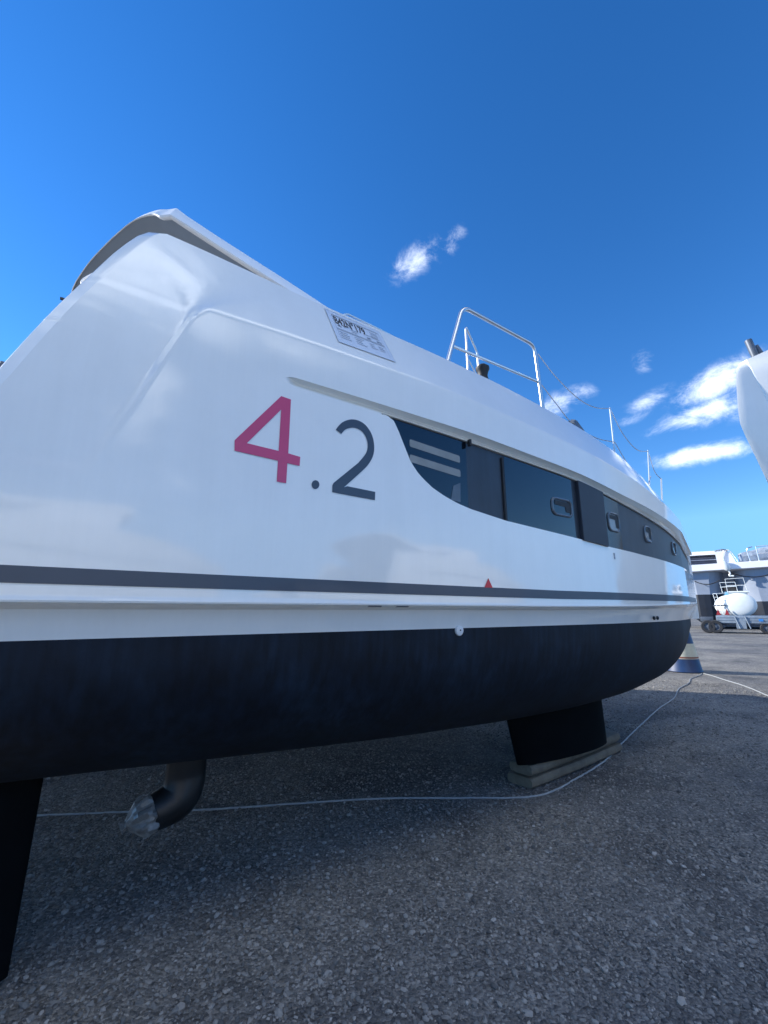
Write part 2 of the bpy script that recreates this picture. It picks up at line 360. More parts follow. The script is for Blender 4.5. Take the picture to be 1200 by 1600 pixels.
T_CREASE = [(-3, 3.10), (.32, 3.10), (.87, 3.13), (1.82, 3.13), (2.33, 3.10), (3.47, 3.03), (4.14, 2.97), (4.74, 2.91), (6.3, 2.75), (7.8, 2.60)]
T_TOP = [(-3, 3.645), (.3, 3.64), (1.0, 3.605), (1.9, 3.6), (2.7, 3.57), (3.43, 3.51), (4.05, 3.46), (4.8, 3.39), (5.86, 3.25), (6.48, 3.12), (7.0, 2.98), (7.4, 2.80), (7.62, 2.64), (7.8, 2.60)]
T_KN = [(-3, 1.645), (3.1, 1.645), (4.4, 1.655), (6.5, 1.70), (7.8, 1.73)]
T_AFT = [(1.40, -3.2), (2.05, -3.1), (2.12, -.51), (2.52, -.35), (2.73, -.275), (2.96, -.19), (3.19, -.10), (3.33, -.045), (3.43, .0), (3.52, .045), (3.58, .09), (3.61, .14), (3.70, .22)]
def smooth_tab(tab):                    # rounds the corners of a fairing line
    xs = np.linspace(tab[0][0], tab[-1][0], 600); ys = np.interp(xs, [t[0] for t in tab], [t[1] for t in tab])
    k = np.hanning(41); k /= k.sum(); ys = np.convolve(np.pad(ys, 20, 'edge'), k, 'valid')
    return list(zip(xs, ys))
T_TOP[:] = [(x, z-.035) for x, z in T_TOP]
for T_ in (T_WIN_TOP, T_BAND, T_CREASE, T_TOP, T_KN): T_[:] = smooth_tab(T_)

def wsh(xb): return 1-max(0., min(1., xb/1.5))
def facet(x, z, fwd=0., top=3.63):
    # how far the skin lies inboard: the aft quarter leans in above and abaft the moulded crease
    if z < 2.12: return 0.
    xl = -.09+(lerp(T_AFT, min(z, 3.12))+.51)*wsh(-.09)+max(0, z-3.12)*.25
    hw = .020+.42*sm(3.0, 3.55, z)
    up = sm(2.135, 2.20, z+.04*(x+.1)*-1)
    aft = (.006*up+.194*max(0., min(1., (z-2.17)/(top-2.17)))**2.1)
    return fwd+(aft-fwd)*sm(hw, -hw, x-xl)*up
NCOL_A, NCOL_B = 190, 210
def columns():
    u = [('a', k/NCOL_A) for k in range(NCOL_A)]+[('b', (k/NCOL_B)) for k in range(NCOL_B+1)]
    return u
def xcol(c, z, xb=STEM):
    if c[0] == 'a':
        xb = -.51+2.01*c[1]; return xb+(lerp(T_AFT, z)+.51)*wsh(xb)
    return 1.5+(xb-1.5)*c[1]
def rows_topside(mirror=False):
    rows = []
    def row(fy, fz, zref, xb=STEM, extra=None):
        r = []
        for c in columns():
            x = xcol(c, zref, xb); z = fz(x)
            y = fy(x, z); r.append((x, y, z))
        rows.append(r)
    k0 = lambda x: lerp(T_KN, x)
    wl = lambda x: 1.49
    for t, dy in ((0, 0), (.33, -.005), (.62, -.012), (.82, -.022), (.93, -.05), (.985, -.085), (1.0, -.10)):
        row(lambda x, z, dy=dy, t=t: plan(x, 2.2+dy, STEM-.32*(1-t)), lambda x, t=t: wl(x)+(k0(x)-.012-wl(x))*t, 1.5)
    row(lambda x, z: plan(x, 2.098), lambda x: k0(x)-.004, 1.6)
    def wb(x): return lerp(T_WIN_TOP, x)-.010 if x < 1.41 else min(lerp(T_WIN_BOT, x), lerp(T_WIN_TOP, x)-.004)
    for i in range(60):
        t = i/59
        row(lambda x, z: plan(x, 2.10)+facet(x, z), lambda x, t=t: k0(x)+(wb(x)-k0(x))*t, 1.645+(2.81-1.645)*t)
    rec = lambda x: .045*sm(1.40, 1.42, x)
    row(lambda x, z: plan(x, 2.10)+rec(x)*.12+facet(x, z), lambda x: wb(x)+.002, 2.812)
    row(lambda x, z: plan(x, 2.10)+rec(x)+facet(x, z), lambda x: wb(x)+.0025, 2.812)
    wt = lambda x: lerp(T_WIN_TOP, x)
    for t in (.5, 1):
        row(lambda x, z: plan(x, 2.10)+rec(x)+facet(x, z), lambda x, t=t: wb(x)+.0025+(wt(x)-wb(x)-.003)*t, 2.82)
    gd = lambda x: .055*sm(.76, .86, x)
    bn = lambda x: lerp(T_BAND, x)
    hh = lambda x: sqrt(max(0, 1-max(0, (.84-x)/.08)**2)) if x < .84 else 1
    for t, q in ((0, 0), (.06, .35), (.2, .75), (.45, 1), (.75, 1), (.93, .8), (1, .0)):
        row(lambda x, z, q=q, t=t: plan(x, 2.10)+gd(x)*q-(.035*sm(.8, 2.6, x) if t == 1 else 0)+facet(x, z),
            lambda x, t=t: wt(x)+(bn(x)-wt(x))*(.5+(t-.5)*hh(x)), 2.845)
    cr = lambda x: lerp(T_CREASE, x)
    ov = lambda x: .035*sm(.8, 2.6, x)
    for i in range(1, 13):
        t = i/12
        row(lambda x, z, t=t: plan(x, 2.10)-ov(x)+facet(x, z), lambda x, t=t: bn(x)+(cr(x)-bn(x))*t, 2.87+.24*t)
    tp = lambda x: lerp(T_TOP, x)
    lean = lambda x: .20
    for i in range(1, 25):
        t = i/24
        row(lambda x, z, t=t: plan(x, 2.10)-ov(x)*(1-t)+facet(x, z, .20*t, tp(x)), lambda x, t=t: cr(x)+(tp(x)-cr(x))*t, 3.11+.49*t)
    for a in (15, 35, 55, 75, 90):
        A = radians(a)
        row(lambda x, z, A=A: plan(x, 2.10)+lean(x)+.035*(1-cos(A))*1.2+.03*sin(A), lambda x, A=A: tp(x)+.022*sin(A), 3.61)
    row(lambda x, z: plan(x, 2.10)+lean(x)+.26, lambda x: tp(x)+.024, 3.615)
    row(lambda x, z: plan(x, 2.10)+lean(x)+.30, lambda x: tp(x)-.20, 3.615)
    # turned-in flange along the raked aft edge
    out = []
    for r in rows:
        p = r[0]
        out.append([(p[0]+.02, p[1]+.30, p[2]), (p[0]-.050, p[1]+.060, p[2]), (p[0]-.056, p[1]+.040, p[2]), (p[0]-.050, p[1]+.026, p[2]+.0)]+r)
    return out
def mir(rows): return [[(p[0], 2*YM-p[1], p[2]) for p in r] for r in rows]
R_ = rows_topside()
mb = MB(); mb.grid(R_); mb.build('hull_topside', M['gel'], cat, sharp=28)
mb = MB(); mb.grid([r[::4] for r in mir(R_)][::1]); mb.build('hull_topside', M['gel'], cat, sharp=28)

T_DEP = [(-3.3, .42), (-1.2, .60), (0, .665), (1, .73), (2, .785), (3, .82), (4, .83), (5, .80), (6, .70), (6.7, .53), (7.1, .36), (7.35, .16), (7.45, .02), (7.8, .01)]
T_DEP[:] = smooth_tab(T_DEP)
def rows_bottom():
    rows = []; n = 28
    for k in range(2*n+1):
        ph = pi*k/(2*n); r = []
        for j in range(141):
            x = -3.25+(STEM-.32+3.25)*j/140
            B = max(.004, YC-plan(x, 2.2, STEM-.32)); T = lerp(T_DEP, x)
            cx = abs(cos(ph))**(2/2.15)*(1 if cos(ph) > 0 else -1); sx = abs(sin(ph))**(2/2.15)
            r.append((x, YC-B*cx, 1.49-T*sx))
        rows.append(r)
    return rows
B_ = rows_bottom()
mb = MB(); mb.grid(B_); mb.build('hull_bottom', M['anti'], cat, sharp=60)
mb = MB(); mb.grid([r[::3] for r in mir(B_)]); mb.build('hull_bottom', M['anti'], cat, sharp=60)
# inboard faces of both hulls, tunnel roof, transom, bow beam
def inner(name, sgn):
    mb = MB(); rows = []
    for z, dy in ((1.49, 0), (1.75, .03), (2.3, .16), (2.45, .35)):
        r = []
        for j in range(61):
            x = -3.2+(STEM+3.2)*j/60; y = 2*YC-plan(x, 2.2)+dy*sm(STEM, STEM-1.5, x)
            r.append((x, y if sgn > 0 else 2*YM-y, z))
        rows.append(r)
    mb.grid(rows); mb.build(name, M['gel_matt'], cat)
inner('hull_inboard_side', 1); inner('hull_inboard_side', -1)
mb = MB()
mb.grid([[(x, y, 2.44) for y in (3.7, 5.35, 7.0)] for x in (-3.1, 2, 5, 7.4)]); mb.build('bridge_deck', M['gel_matt'], cat)
for y0 in (YC, 2*YM-YC):
    mb = MB()
    pts = [(-3.22, y0+sy*.75*q, z) for z, q in ((.98, .0), (1.05, .6), (1.49, 1), (1.64, 1.14), (2.1, 1.12)) for sy in (-1, 1)]
    mb.add(pts, [(0, 1, 3, 2), (2, 3, 5, 4), (4, 5, 7, 6), (6, 7, 9, 8)])
    mb.build('transom', M['gel_matt'], cat, smooth=False)
    mb = MB(); mb.box((-1.8, y0, 2.08), (2.8, 1.6, .06)); mb.build('swim_platform', M['gel_matt'], cat, smooth=False)
# deck
mb = MB(); rows = []
for j in range(50):
    x = 1.3+(7.42-1.3)*j/49; z = lerp(T_TOP, x)-.03; y0 = plan(x, 2.10)+.50
    rows.append([(x, y0+(2*(YM-y0))*k/10, z+.05*sin(pi*k/10)) for k in range(11)])
mb.grid(rows)
rows = [[(7.40+.10*sin(pi*k/10), 3.10+(2*(YM-3.10))*k/10, z) for k in range(11)] for z in (2.62, 2.45, 2.44)]
mb.grid(rows); mb.build('deck', M['gel_matt'], cat)
mb = MB(); mb.grid([[(x, y, 2.62) for y in (2.9, 5.35, 7.8)] for x in (-1.6, .0, 1.35)])
mb.grid([[(1.35, y, z) for y in (2.6, 5.35, 8.1)] for z in (2.6, 3.60)]); mb.build('cockpit_floor', mat('teak_grey', (.08, .075, .07), .7, var=.2), cat)

# moulded hardtop: its starboard edge climbs aft from the coaming
def roof():
    top = []; bot = []
    edge = [(5.2, 3.7, 4.0), (3.6, 3.2, 4.05), (2.2, 2.78, 3.86), (1.75, 2.53, 3.70), (1.35, 2.59, 3.87), (.95, 2.673, 4.03), (.5, 2.77, 4.205), (.25, 2.822, 4.31), (.155, 2.845, 4.345), (.10, 2.92, 4.36)]
    aft0 = [(.10, 2.92, 4.36), (.05, 3.0, 4.355), (-.075, 3.22, 4.35), (-.203, 3.52, 4.35), (-.344, 3.92, 4.35), (-.45, 4.4, 4.35), (-.5, 5.35, 4.36)]
    aft = [tuple(p) for p in curve(aft0, 4)][1:]
    E_ = [(x, y, z+.035*min(1, max(0, 1.35-x))) for x, y, z in edge+aft]
    inner_ = [(max(x, .9)+(.4), YM-.6*min(1, (x+1)), max(z, 3.8)+.10) for x, y, z in E_]
    def strip(off_in, dz):
        out = []
        for i, p in enumerate(E_):
            t = (Vector(E_[min(i+1, len(E_)-1)])-Vector(E_[max(i-1, 0)])); nrm = Vector((t.y, -t.x, 0)).normalized()   # points inboard/forward
            if nrm.dot(Vector((2.5, 5.35, 0))-Vector((p[0], p[1], 0))) < 0: nrm = -nrm
            k = 1-.82*sm(len(edge)-3, len(edge)+7, i); q = Vector(p)+nrm*off_in*k; out.append((q.x, min(q.y, YM), q.z+dz*k))
        return out
    # underside (inner lip), bottom edge, side, top edge, crown
    rows = [strip(.050, -.085), strip(.040, -.148), strip(.025, -.155), strip(.008, -.150), strip(.0, -.140), strip(.070, -.012), strip(.080, -.003), strip(.10, .0), strip(.3, .02), inner_]
    cl_ = [(3.0+.2*i/len(E_), YM, 4.45) for i in range(len(E_))]
    mb = MB(); mb.grid(rows); mb.grid(mir(rows))
    # underside ceiling
    mb.build('hardtop', M['gel_matt'], cat, sharp=25)
    s0 = strip(.048, -.080); lm = MB(); lm.grid([s0, [(p[0]*.6+1.0, YM, p[2]*.2+4.28*.8) for p in s0], [(p[0], 2*YM-p[1], p[2]) for p in s0]])
    lm.build('hardtop_underside', mat('shaded_underside', (.28, .34, .42), .7, var=.06), cat, sharp=25)  # white underside toned blue-grey, its shade put into the colour
    mb = MB(); mb.grid([rows[-1], [(p[0], YM, 4.5) for p in rows[-1]], [(p[0], 2*YM-p[1], p[2]) for p in rows[-1]]])
    mb.build('hardtop_crown', M['gel_matt'], cat, sharp=25)
    # coachroof side below it, set well inboard
    mb = MB(); mb.grid([[(1.34, YM-dy, z) for dy in (2.1, 0, -2.1)] for z in (2.62, 3.4, 4.05)]); mb.build('added_saloon_door', M['glass'], cat, smooth=False)  # unseen dark doors, added to cut sunlit bounce under the hardtop
    mb = MB(); mb.grid([[(x, YM-2.1, z) for z in (3.4, 4.02)] for x in (1.36, 3.2, 5.2)])
    mb.grid([[(x, YM+2.1, z) for z in (3.4, 4.02)] for x in (1.36, 3.2, 5.2)]); mb.grid([[(5.2, YM-dy, z) for dy in (2.1, 0, -2.1)] for z in (3.3, 4.02)])
    mb.build('coachroof', M['gel_matt'], cat, smooth=False)
roof()

# waterline stripe, lettering and stickers lie 2-3 mm proud of the skin
def skin_y(x, z): return plan(x, 2.10)+facet(x, z)
mb = MB(); mb.grid([[(x, skin_y(x, 1.7)-.003, lerp([(-3, za), (3.1, za-.015), (5.9, za+.005), (7.8, za+.02)], x)) for x in np.linspace(-2.1, 7.55, 160)] for za in (1.708, 1.735, 1.772)])
mb.build('waterline_stripe', M['stripe'], cat)
def decal(name, polys, m, yf, off=.003, parent=cat):
    v = []; f = []
    for poly in polys:
        pl = [[Vector((x, z, 0)) for x, z in ring] for ring in poly]
        flat = [p for ring in pl for p in ring]; n = len(v)
        v += [(p.x, yf(p.x, p.y)-off, p.y) for p in flat]
        for t in tessellate_polygon(pl): f.append(tuple(i+n for i in t))
    return mesh(name, v, f, m, parent, smooth=False)
def tr(pts, y=2.1, sc=4.2857, ox=340, oy=590):       # traced lettering, flattened onto the side of the hull
    out = []
    for a, b in pts:
        px = ox+a/sc; py = oy+b/sc; A, E_ = bearing(px, py); x = y/tan(A); out.append((x, EYE+tan(E_)*math.hypot(x, y)))
    return out
four = [tr([(425, 125), (490, 148), (472, 508), (552, 532), (548, 592), (466, 574), (458, 708), (395, 697), (403, 557), (112, 490), (113, 420)]), tr([(424, 215), (195, 440), (408, 492)])]
def smooth2(pts, n=5):
    return [(p.x, p.y) for p in curve([(a, b, 0) for a, b in pts], n)]
two = tr([(827, 377), (790, 350)]+smooth2([(790, 350), (808, 325), (835, 300), (870, 285), (905, 281), (945, 290), (985, 315), (1020, 360), (1040, 410), (1047, 465), (1043, 510), (1028, 550), (1000, 592), (960, 632)])[1:]
         + [(845, 735), (868, 728), (1054, 766), (1052, 821), (766, 768), (767, 722), (775, 706), (940, 572)]
         + smooth2([(940, 572), (982, 522), (1000, 485), (1003, 440), (990, 395), (965, 360), (935, 342), (905, 336), (875, 340), (850, 352), (827, 377)])[1:-1])
dot = tr([(654+26*cos(a), 717+29*sin(a)) for a in np.linspace(0, 2*pi, 28)[:-1]])
decal('digit_four', [four], M['pink'], skin_y)
decal('digit_two', [[two]], M['slate'], skin_y); decal('full_stop', [[dot]], M['slate'], skin_y)
decal('lifting_mark', [[[(2.235, 1.757), (2.315, 1.757), (2.277, 1.822)]]], M['red'], skin_y, .004)

# the window band
WIN_OFF = .018
def win_rows(x0, x1, n, off, zin=0, nz=4, top_in=0):
    rows = []
    for i in range(nz+1):
        t = i/nz; r = []
        for x in np.linspace(x0, x1, n):
            zb = min(lerp(T_WIN_BOT, x), lerp(T_WIN_TOP, x)-.004)+zin; zt = lerp(T_WIN_TOP, x)-top_in
            r.append((x, plan(x, 2.10)+off, zb+(zt-zb)*t))
        rows.append(r)
    return rows
mb = MB(); mb.grid(win_rows(1.42, STEM-.30, 240, WIN_OFF)); mb.build('window_band', M['panel'], cat)
mb = MB(); mb.grid(win_rows(1.44, 2.135, 60, WIN_OFF-.004, .004, top_in=.004)); gp = mb.build('window_pane', M['glass'], cat)
# louvre slots of the aft pane, painted pale for the lit openings inside
def rrect(x0, x1, z0, z1, r, n=6, shear=0):
    pts = []
    for cx, cz, a0 in ((x1-r, z1-r, 0), (x0+r, z1-r, 90), (x0+r, z0+r, 180), (x1-r, z0+r, 270)):
        for k in range(n+1):
            a = radians(a0+90*k/n); pts.append((cx+r*cos(a), cz+r*sin(a)+shear*(cx-x0)))
    return pts
for za in (2.695, 2.59):
    ring = rrect(1.625, 2.07, za-.052, za, .012, shear=-.06); decal('pale_pane_patch', [[ring]], M['louvre'], lambda x, z: plan(x, 2.1)+WIN_OFF-.004, .002)
ring = rrect(1.93, 2.05, 2.335, 2.46, .015); decal('pale_pane_patch', [[[(1.97, 2.335), (2.06, 2.33), (2.065, 2.47), (2.0, 2.44)]]], mat('painted_reflection', (.09, .11, .13), .3, var=.2, vscale=9), lambda x, z: plan(x, 2.1)+WIN_OFF-.004, .002)  # pale patch painted on the glass as a reflection
# glass with opening port between the rib and the column
mb = MB(); mb.grid(win_rows(2.535, 3.40, 60, WIN_OFF-.004, .004, top_in=.004)); mb.build('window_pane', M['glass'], cat)
mb = MB(); mb.grid(win_rows(3.90, 4.22, 30, WIN_OFF-.004, .004, top_in=.004)); mb.build('window_pane', M['glass'], cat)
def proud(name, x0, x1, out, m, lo=0, hi=0):
    rows = []; xs = np.linspace(x0, x1, 16)
    def P(x, o, t):
        zb = lerp(T_WIN_BOT, x)-lo; zt = lerp(T_WIN_TOP, x)+hi; return (x, plan(x, 2.10)+WIN_OFF-o, zb+(zt-zb)*t)
    for t in np.linspace(0, 1, 5):
        rows.append([P(x0, -.01, t), P(x0, out*.85, t), P(x0+.004, out, t)]+[P(x, out, t) for x in xs[1:-1]]+[P(x1-.004, out, t), P(x1, out*.85, t), P(x1, -.01, t)])
    mb = MB(); mb.grid(rows); n = len(rows[0])
    top = [(p[0], p[1], p[2]) for p in rows[-1]]; back = [(p[0], plan(p[0], 2.1)+WIN_OFF+.01, p[2]) for p in top]
    mb.grid([top, back]); bot = rows[0]; mb.grid([[(p[0], plan(p[0], 2.1)+WIN_OFF+.01, p[2]) for p in bot], bot])
    return mb.build(name, m, cat)
proud('window_rib', 2.50, 2.525, .014, M['rubber'], lo=-.005, hi=-.03)
proud('window_column', 3.47, 3.885, .034, M['panel2'], lo=.004, hi=-.002)
mb = MB(); mb.box((2.145, 2.085, 2.775), (.016, .03, .05), ch=.004); mb.build('window_latch', M['rubber'], cat)
# white lip over the column
mb = MB(); mb.tube([(x, plan(x, 2.1)-.016, lerp(T_WIN_TOP, x)+.002) for x in np.linspace(3.47, 3.89, 10)], .004, 6); mb.build('column_lip', M['gel'], cat)
# opening ports
def port(x0, x1, z0, z1, pane_m, shade=True):
    cx, cz = (x0+x1)/2, (z0+z1)/2; yb = lambda x: plan(x, 2.1)+WIN_OFF-.006
    def ring(g, off): return [(px, yb(px)+off, pz) for px, pz in rrect(x0-g, x1+g, z0-g, z1+g, .045+g)]
    mb = MB(); mb.grid([ring(.016, .004), ring(.013, -.008), ring(.004, -.012), ring(-.004, -.008), ring(-.006, .002)], close=True)
    fr = mb.build('porthole_frame', M['portrim'], cat)
    r0 = ring(-.005, .000); c = (cx, yb(cx), cz)
    o = mesh('porthole_pane', r0+[c], [(i, (i+1) % len(r0), len(r0)) for i in range(len(r0))], pane_m, fr, smooth=False)
    o.matrix_parent_inverse = Matrix.Identity(4); 
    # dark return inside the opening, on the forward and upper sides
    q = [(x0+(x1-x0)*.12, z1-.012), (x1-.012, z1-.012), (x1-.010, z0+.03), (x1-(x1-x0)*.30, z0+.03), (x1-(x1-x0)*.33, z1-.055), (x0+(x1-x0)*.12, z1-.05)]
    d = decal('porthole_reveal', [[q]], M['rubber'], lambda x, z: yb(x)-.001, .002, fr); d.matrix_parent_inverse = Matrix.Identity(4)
    return fr
port(3.10, 3.36, 2.385, 2.515, M['glass'])
port(3.985, 4.185, 2.345, 2.505, M['lens']); port(4.81, 4.985, 2.325, 2.475, M['lens']); port(5.80, 5.955, 2.275, 2.41, M['lens'])
# small fittings low on the hull
mb = MB(); mb.lathe([(.0001, -.006), (.027, -.006), (.032, -.003), (.033, .012)], (2.08, 2.190, 1.474), 'Y', 28)
v = [(p[0], p[1]+(1.474-p[2])*.12, p[2]) for p in mb.v]; mesh('anode_plate', v, mb.f, M['gel_matt'], cat)
mb = MB(); mb.lathe([(.0001, -.006), (.0045, -.005), (.005, .004)], (2.08, 2.184, 1.478), 'Y', 12); mb.build('anode_bolt', M['rubber'], cat)
for x in (1.375, 1.57):
    mb = MB(); mb.box((x, 2.150, 1.628), (.085, .05, .010), ch=.003); mb.build('drain_slot', M['ink'], cat)
for x in (4.95, 5.05):
    mb = MB(); mb.lathe([(.0001, -.008), (.012, -.009), (.018, -.006), (.020, .006)], (x, plan(x, 2.19), 1.53), 'Y', 16); mb.build('skin_fitting', M['rubber'], cat)
for x, z in ((3.99, 2.11), (3.99, 2.08)):
    mb = MB(); mb.box((x, plan(x, 2.098), z), (.016, .01, .028), ch=.003); mb.build('vent_fitting', M['ink2'], cat)
# keel, rudder, saildrive
def foil(xa_top, xf_top, xa_bot, xf_bot, z0, z1, yc, th, name, m):
    rows = []
    for t in np.linspace(0, 1, 8):
        xa = xa_bot+(xa_top-xa_bot)*t; xf = xf_bot+(xf_top-xf_bot)*t; z = z0+(z1-z0)*t; c = xf-xa; r = []
        for k in range(32):
            a = 2*pi*k/32; u = .5-.5*cos(a); w = th*(sin(a))*(1-.35*(1-u)) ; r.append((xa+c*u, yc+w*.5, z))
        rows.append(r)
    mb = MB(); mb.grid(rows, close=True); n = len(mb.v); mb.v.append((xa_bot+(xf_bot-xa_bot)*.5, yc, z0-.004)); mb.f += [(k, n, (k+1) % 32) for k in range(32)]
    return mb.build(name, m, cat, sharp=50)
foil(3.38, 4.98, 3.54, 5.0, .20, .80, 3.02, .34, 'keel', M['keelblack']); foil(3.28, 5.10, 3.50, 5.12, .185, .80, 2*YM-3.02, .34, 'keel', M['keelblack'])
foil(-.62, -.055, -.56, -.075, .03, .92, 2.86, .11, 'rudder', M['keelblack']); foil(-.62, -.055, -.56, -.075, .03, .92, 2*YM-2.86, .11, 'rudder', M['keelblack'])
def drive(yc, wrapped):
    rows = []; mb = MB()
    pts = curve([(.615, yc, .98), (.620, yc, .80), (.620, yc, .68), (.615, yc, .61), (.596, yc, .562), (.556, yc, .533), (.510, yc, .516), (.462, yc, .505)], 6)
    rad = [float(np.interp(i/(len(pts)-1), [0, .3, .55, .7, .85, .95, 1], [.112, .112, .114, .110, .104, .099, .09])) for i in range(len(pts))]
    mb.tube(pts, rad, 24); mb.v = [(x, yc+(y-yc)*(.62+.33*max(0, min(1, (.66-z)/.2))), z) for x, y, z in mb.v]
    d = mb.build('saildrive', M['drive'], cat, sharp=40)
    # propeller bagged in clear film, gathered at the tail
    random.seed(5); mb = MB(); rows = []; ax = Vector((-.965, 0, -.26))
    for i, (t, r) in enumerate(((-.02, .088), (.0, .096), (.025, .097), (.05, .092), (.08, .084), (.105, .068), (.125, .052), (.14, .036), (.15, .024), (.158, .018), (.17, .026), (.182, .034), (.19, .020))):
        c = Vector((.462, yc, .503))+ax*t*.84; r *= 1.0
        row = []
        for a in np.linspace(0, 2*pi, 41)[:-1]:
            f = 1+.10*sin(7*a+i*.5)+.07*sin(11*a-i*.8)+random.uniform(-.05, .05); row.append(c+Vector((-.34*-r*f*sin(a)*-1, r*f*cos(a), .94*r*f*sin(a))))
        rows.append(row)
    mb.grid(rows, close=True); mb.lathe([(.022, -.008), (.026, 0), (.022, .008)], (.335, yc, .468), 'X', 14); w = mb.build('propeller_wrapping', M['film'], d, sharp=18); w.matrix_parent_inverse = Matrix.Identity(4)
drive(3.0, True); drive(2*YM-3.0, True)

# rails, stanchions, lifelines, winch on deck
yr = 2.5
mb = MB(); mb.tube(fillet([(2.30, yr, 3.55), (2.565, yr, 4.35), (3.60, yr, 4.335), (3.665, yr, 3.44)], .10, 8), .0195, 12)
mb.tube([(2.405, yr, 3.885), (3.63, yr, 3.915)], .0145, 10)
for x, z in ((2.30, 3.60), (3.665, 3.50)): mb.lathe([(.034, 0), (.034, .008), (.02, .014)], (x, yr, z), 'Z', 16)
mb.build('guard_rail', M['chrome'], cat)
A1 = 3.12
mb = MB(); mb.tube(fillet([(3.25, A1, 3.5), (3.235, A1, 4.79), (3.41, A1, 4.50), (3.42, A1, 3.5)], .05, 6), .014, 10); mb.tube([(3.245, A1, 4.38), (3.42, A1, 4.15)], .008, 8); mb.build('guard_rail', M['chrome'], cat)
mb = MB(); mb.lathe([(.001, .0), (.075, .0), (.075, .02), (.055, .04), (.046, .10), (.058, .150), (.068, .165), (.068, .19), (.045, .20), (.040, .215), (.001, .215)], (3.03, 2.72, 3.80), 'Z', 24)
wd = mb.build('winch', M['rubber'], cat); 
mb = MB(); mb.box((3.03, 2.72, 3.70), (.18, .16, .20), ch=.01); mb.build('winch_pad', M['gel_matt'], cat)
st = [((5.20, 2.62, 3.32), (5.19, 2.60, 4.10)), ((6.36, 2.80, 3.05), (6.40, 2.75, 3.84)), ((6.82, 2.86, 2.98), (6.80, 2.80, 3.50))]
for a, b in st:
    mb = MB(); mb.tube([a, b], .0125, 10); mb.lathe([(.03, 0), (.03, .01), (.016, .05)], a, 'Z', 14); mb.build('stanchion', M['chrome'], cat)
def line(pts, r=.0055): mb = MB(); mb.tube(curve(pts, 8), r, 6); return mb.build('lifeline', M['wire'], cat)
line([(3.65, 2.5, 4.25), (3.95, 2.52, 4.10), (4.4, 2.55, 3.98), (4.8, 2.58, 3.99), (5.19, 2.60, 4.09)])
line([(3.66, 2.5, 3.90), (3.9, 2.50, 3.74), (4.2, 2.52, 3.60), (4.7, 2.56, 3.57), (5.2, 2.60, 3.64)])
line([(5.19, 2.60, 4.09), (5.5, 2.64, 3.85), (5.95, 2.7, 3.74), (6.40, 2.75, 3.82)]); line([(5.2, 2.6, 3.64), (5.7, 2.67, 3.36), (6.1, 2.72, 3.24), (6.38, 2.75, 3.45)])
line([(6.40, 2.75, 3.82), (6.55, 2.77, 3.56), (6.8, 2.80, 3.49)])
# grab rail at the foot of the hardtop
mb = MB(); mb.tube(fillet([(1.27, 2.50, 3.66), (1.33, 2.47, 3.735), (1.62, 2.45, 3.70), (1.86, 2.43, 3.655), (1.90, 2.43, 3.60)], .03, 5), .0075, 8); mb.tube([(1.62, 2.45, 3.70), (1.63, 2.45, 3.6)], .006, 8); mb.build('grab_rail', M['chrome'], cat)
# chrome fairlead blade, cap and cleat on the side deck
mb = MB(); yb = 2.43
ring = [(4.02, 3.50), (4.00, 3.545), (4.02, 3.575), (4.06, 3.57), (4.16, 3.50), (4.28, 3.40), (4.36, 3.33), (4.30, 3.34), (4.16, 3.40)]
mb.grid([[(x, yb-.045*k, z-.02*k) for x, z in ring] for k in (0, .5, 1)], close=True); n = len(ring)
mb.f += [tuple(range(n))[::-1], tuple(range(2*n, 3*n))]; mb.build('fairlead', M['galv_dark'], cat, smooth=False)
mb = MB(); mb.lathe([(.04, 0), (.038, .015), (.001, .02)], (3.88, 2.40, 3.475), 'Z', 16); mb.build('filler_cap', M['rubber'], cat)
mb = MB(); mb.box((5.02, 2.50, 3.275), (.10, .02, .03), ch=.006); mb.build('cleat', M['rubber'], cat)
def pt(px, py, y): x, z = tr([(px, py)], y=y, sc=1, ox=0, oy=0)[0]; return Vector((x, y, z))
mb = MB(); mb.tube([pt(94, 466, 2.5), pt(104, 469, 2.5)], .008, 8); mb.tube([pt(98, 467, 2.5), pt(108, 480, 2.5)], .008, 8); mb.build('stern_cleat', M['rubber'], cat)
mb = MB(); mb.tube(curve([pt(134, 452, 2.7), pt(128, 444, 2.7), pt(130, 437, 2.7), pt(141, 430, 2.7), pt(155, 424, 2.7)], 5), .006, 8); mb.build('cockpit_rail', M['gel_matt'], cat)
mb = MB(); mb.box(pt(7, 571, 2.6), (.035, .03, .03), ch=.006); mb.tube([pt(7, 571, 2.6), pt(-12, 566, 2.6)], .006, 6); mb.tube([pt(5, 576, 2.6), pt(-12, 570, 2.6)], .005, 6); mb.tube([pt(6, 572, 2.6), pt(-4, 600, 2.6)], .006, 6); mb.build('far_rigging', M['galv_dark'], cat)  # stands for rigging of a boat behind, built onto this stern

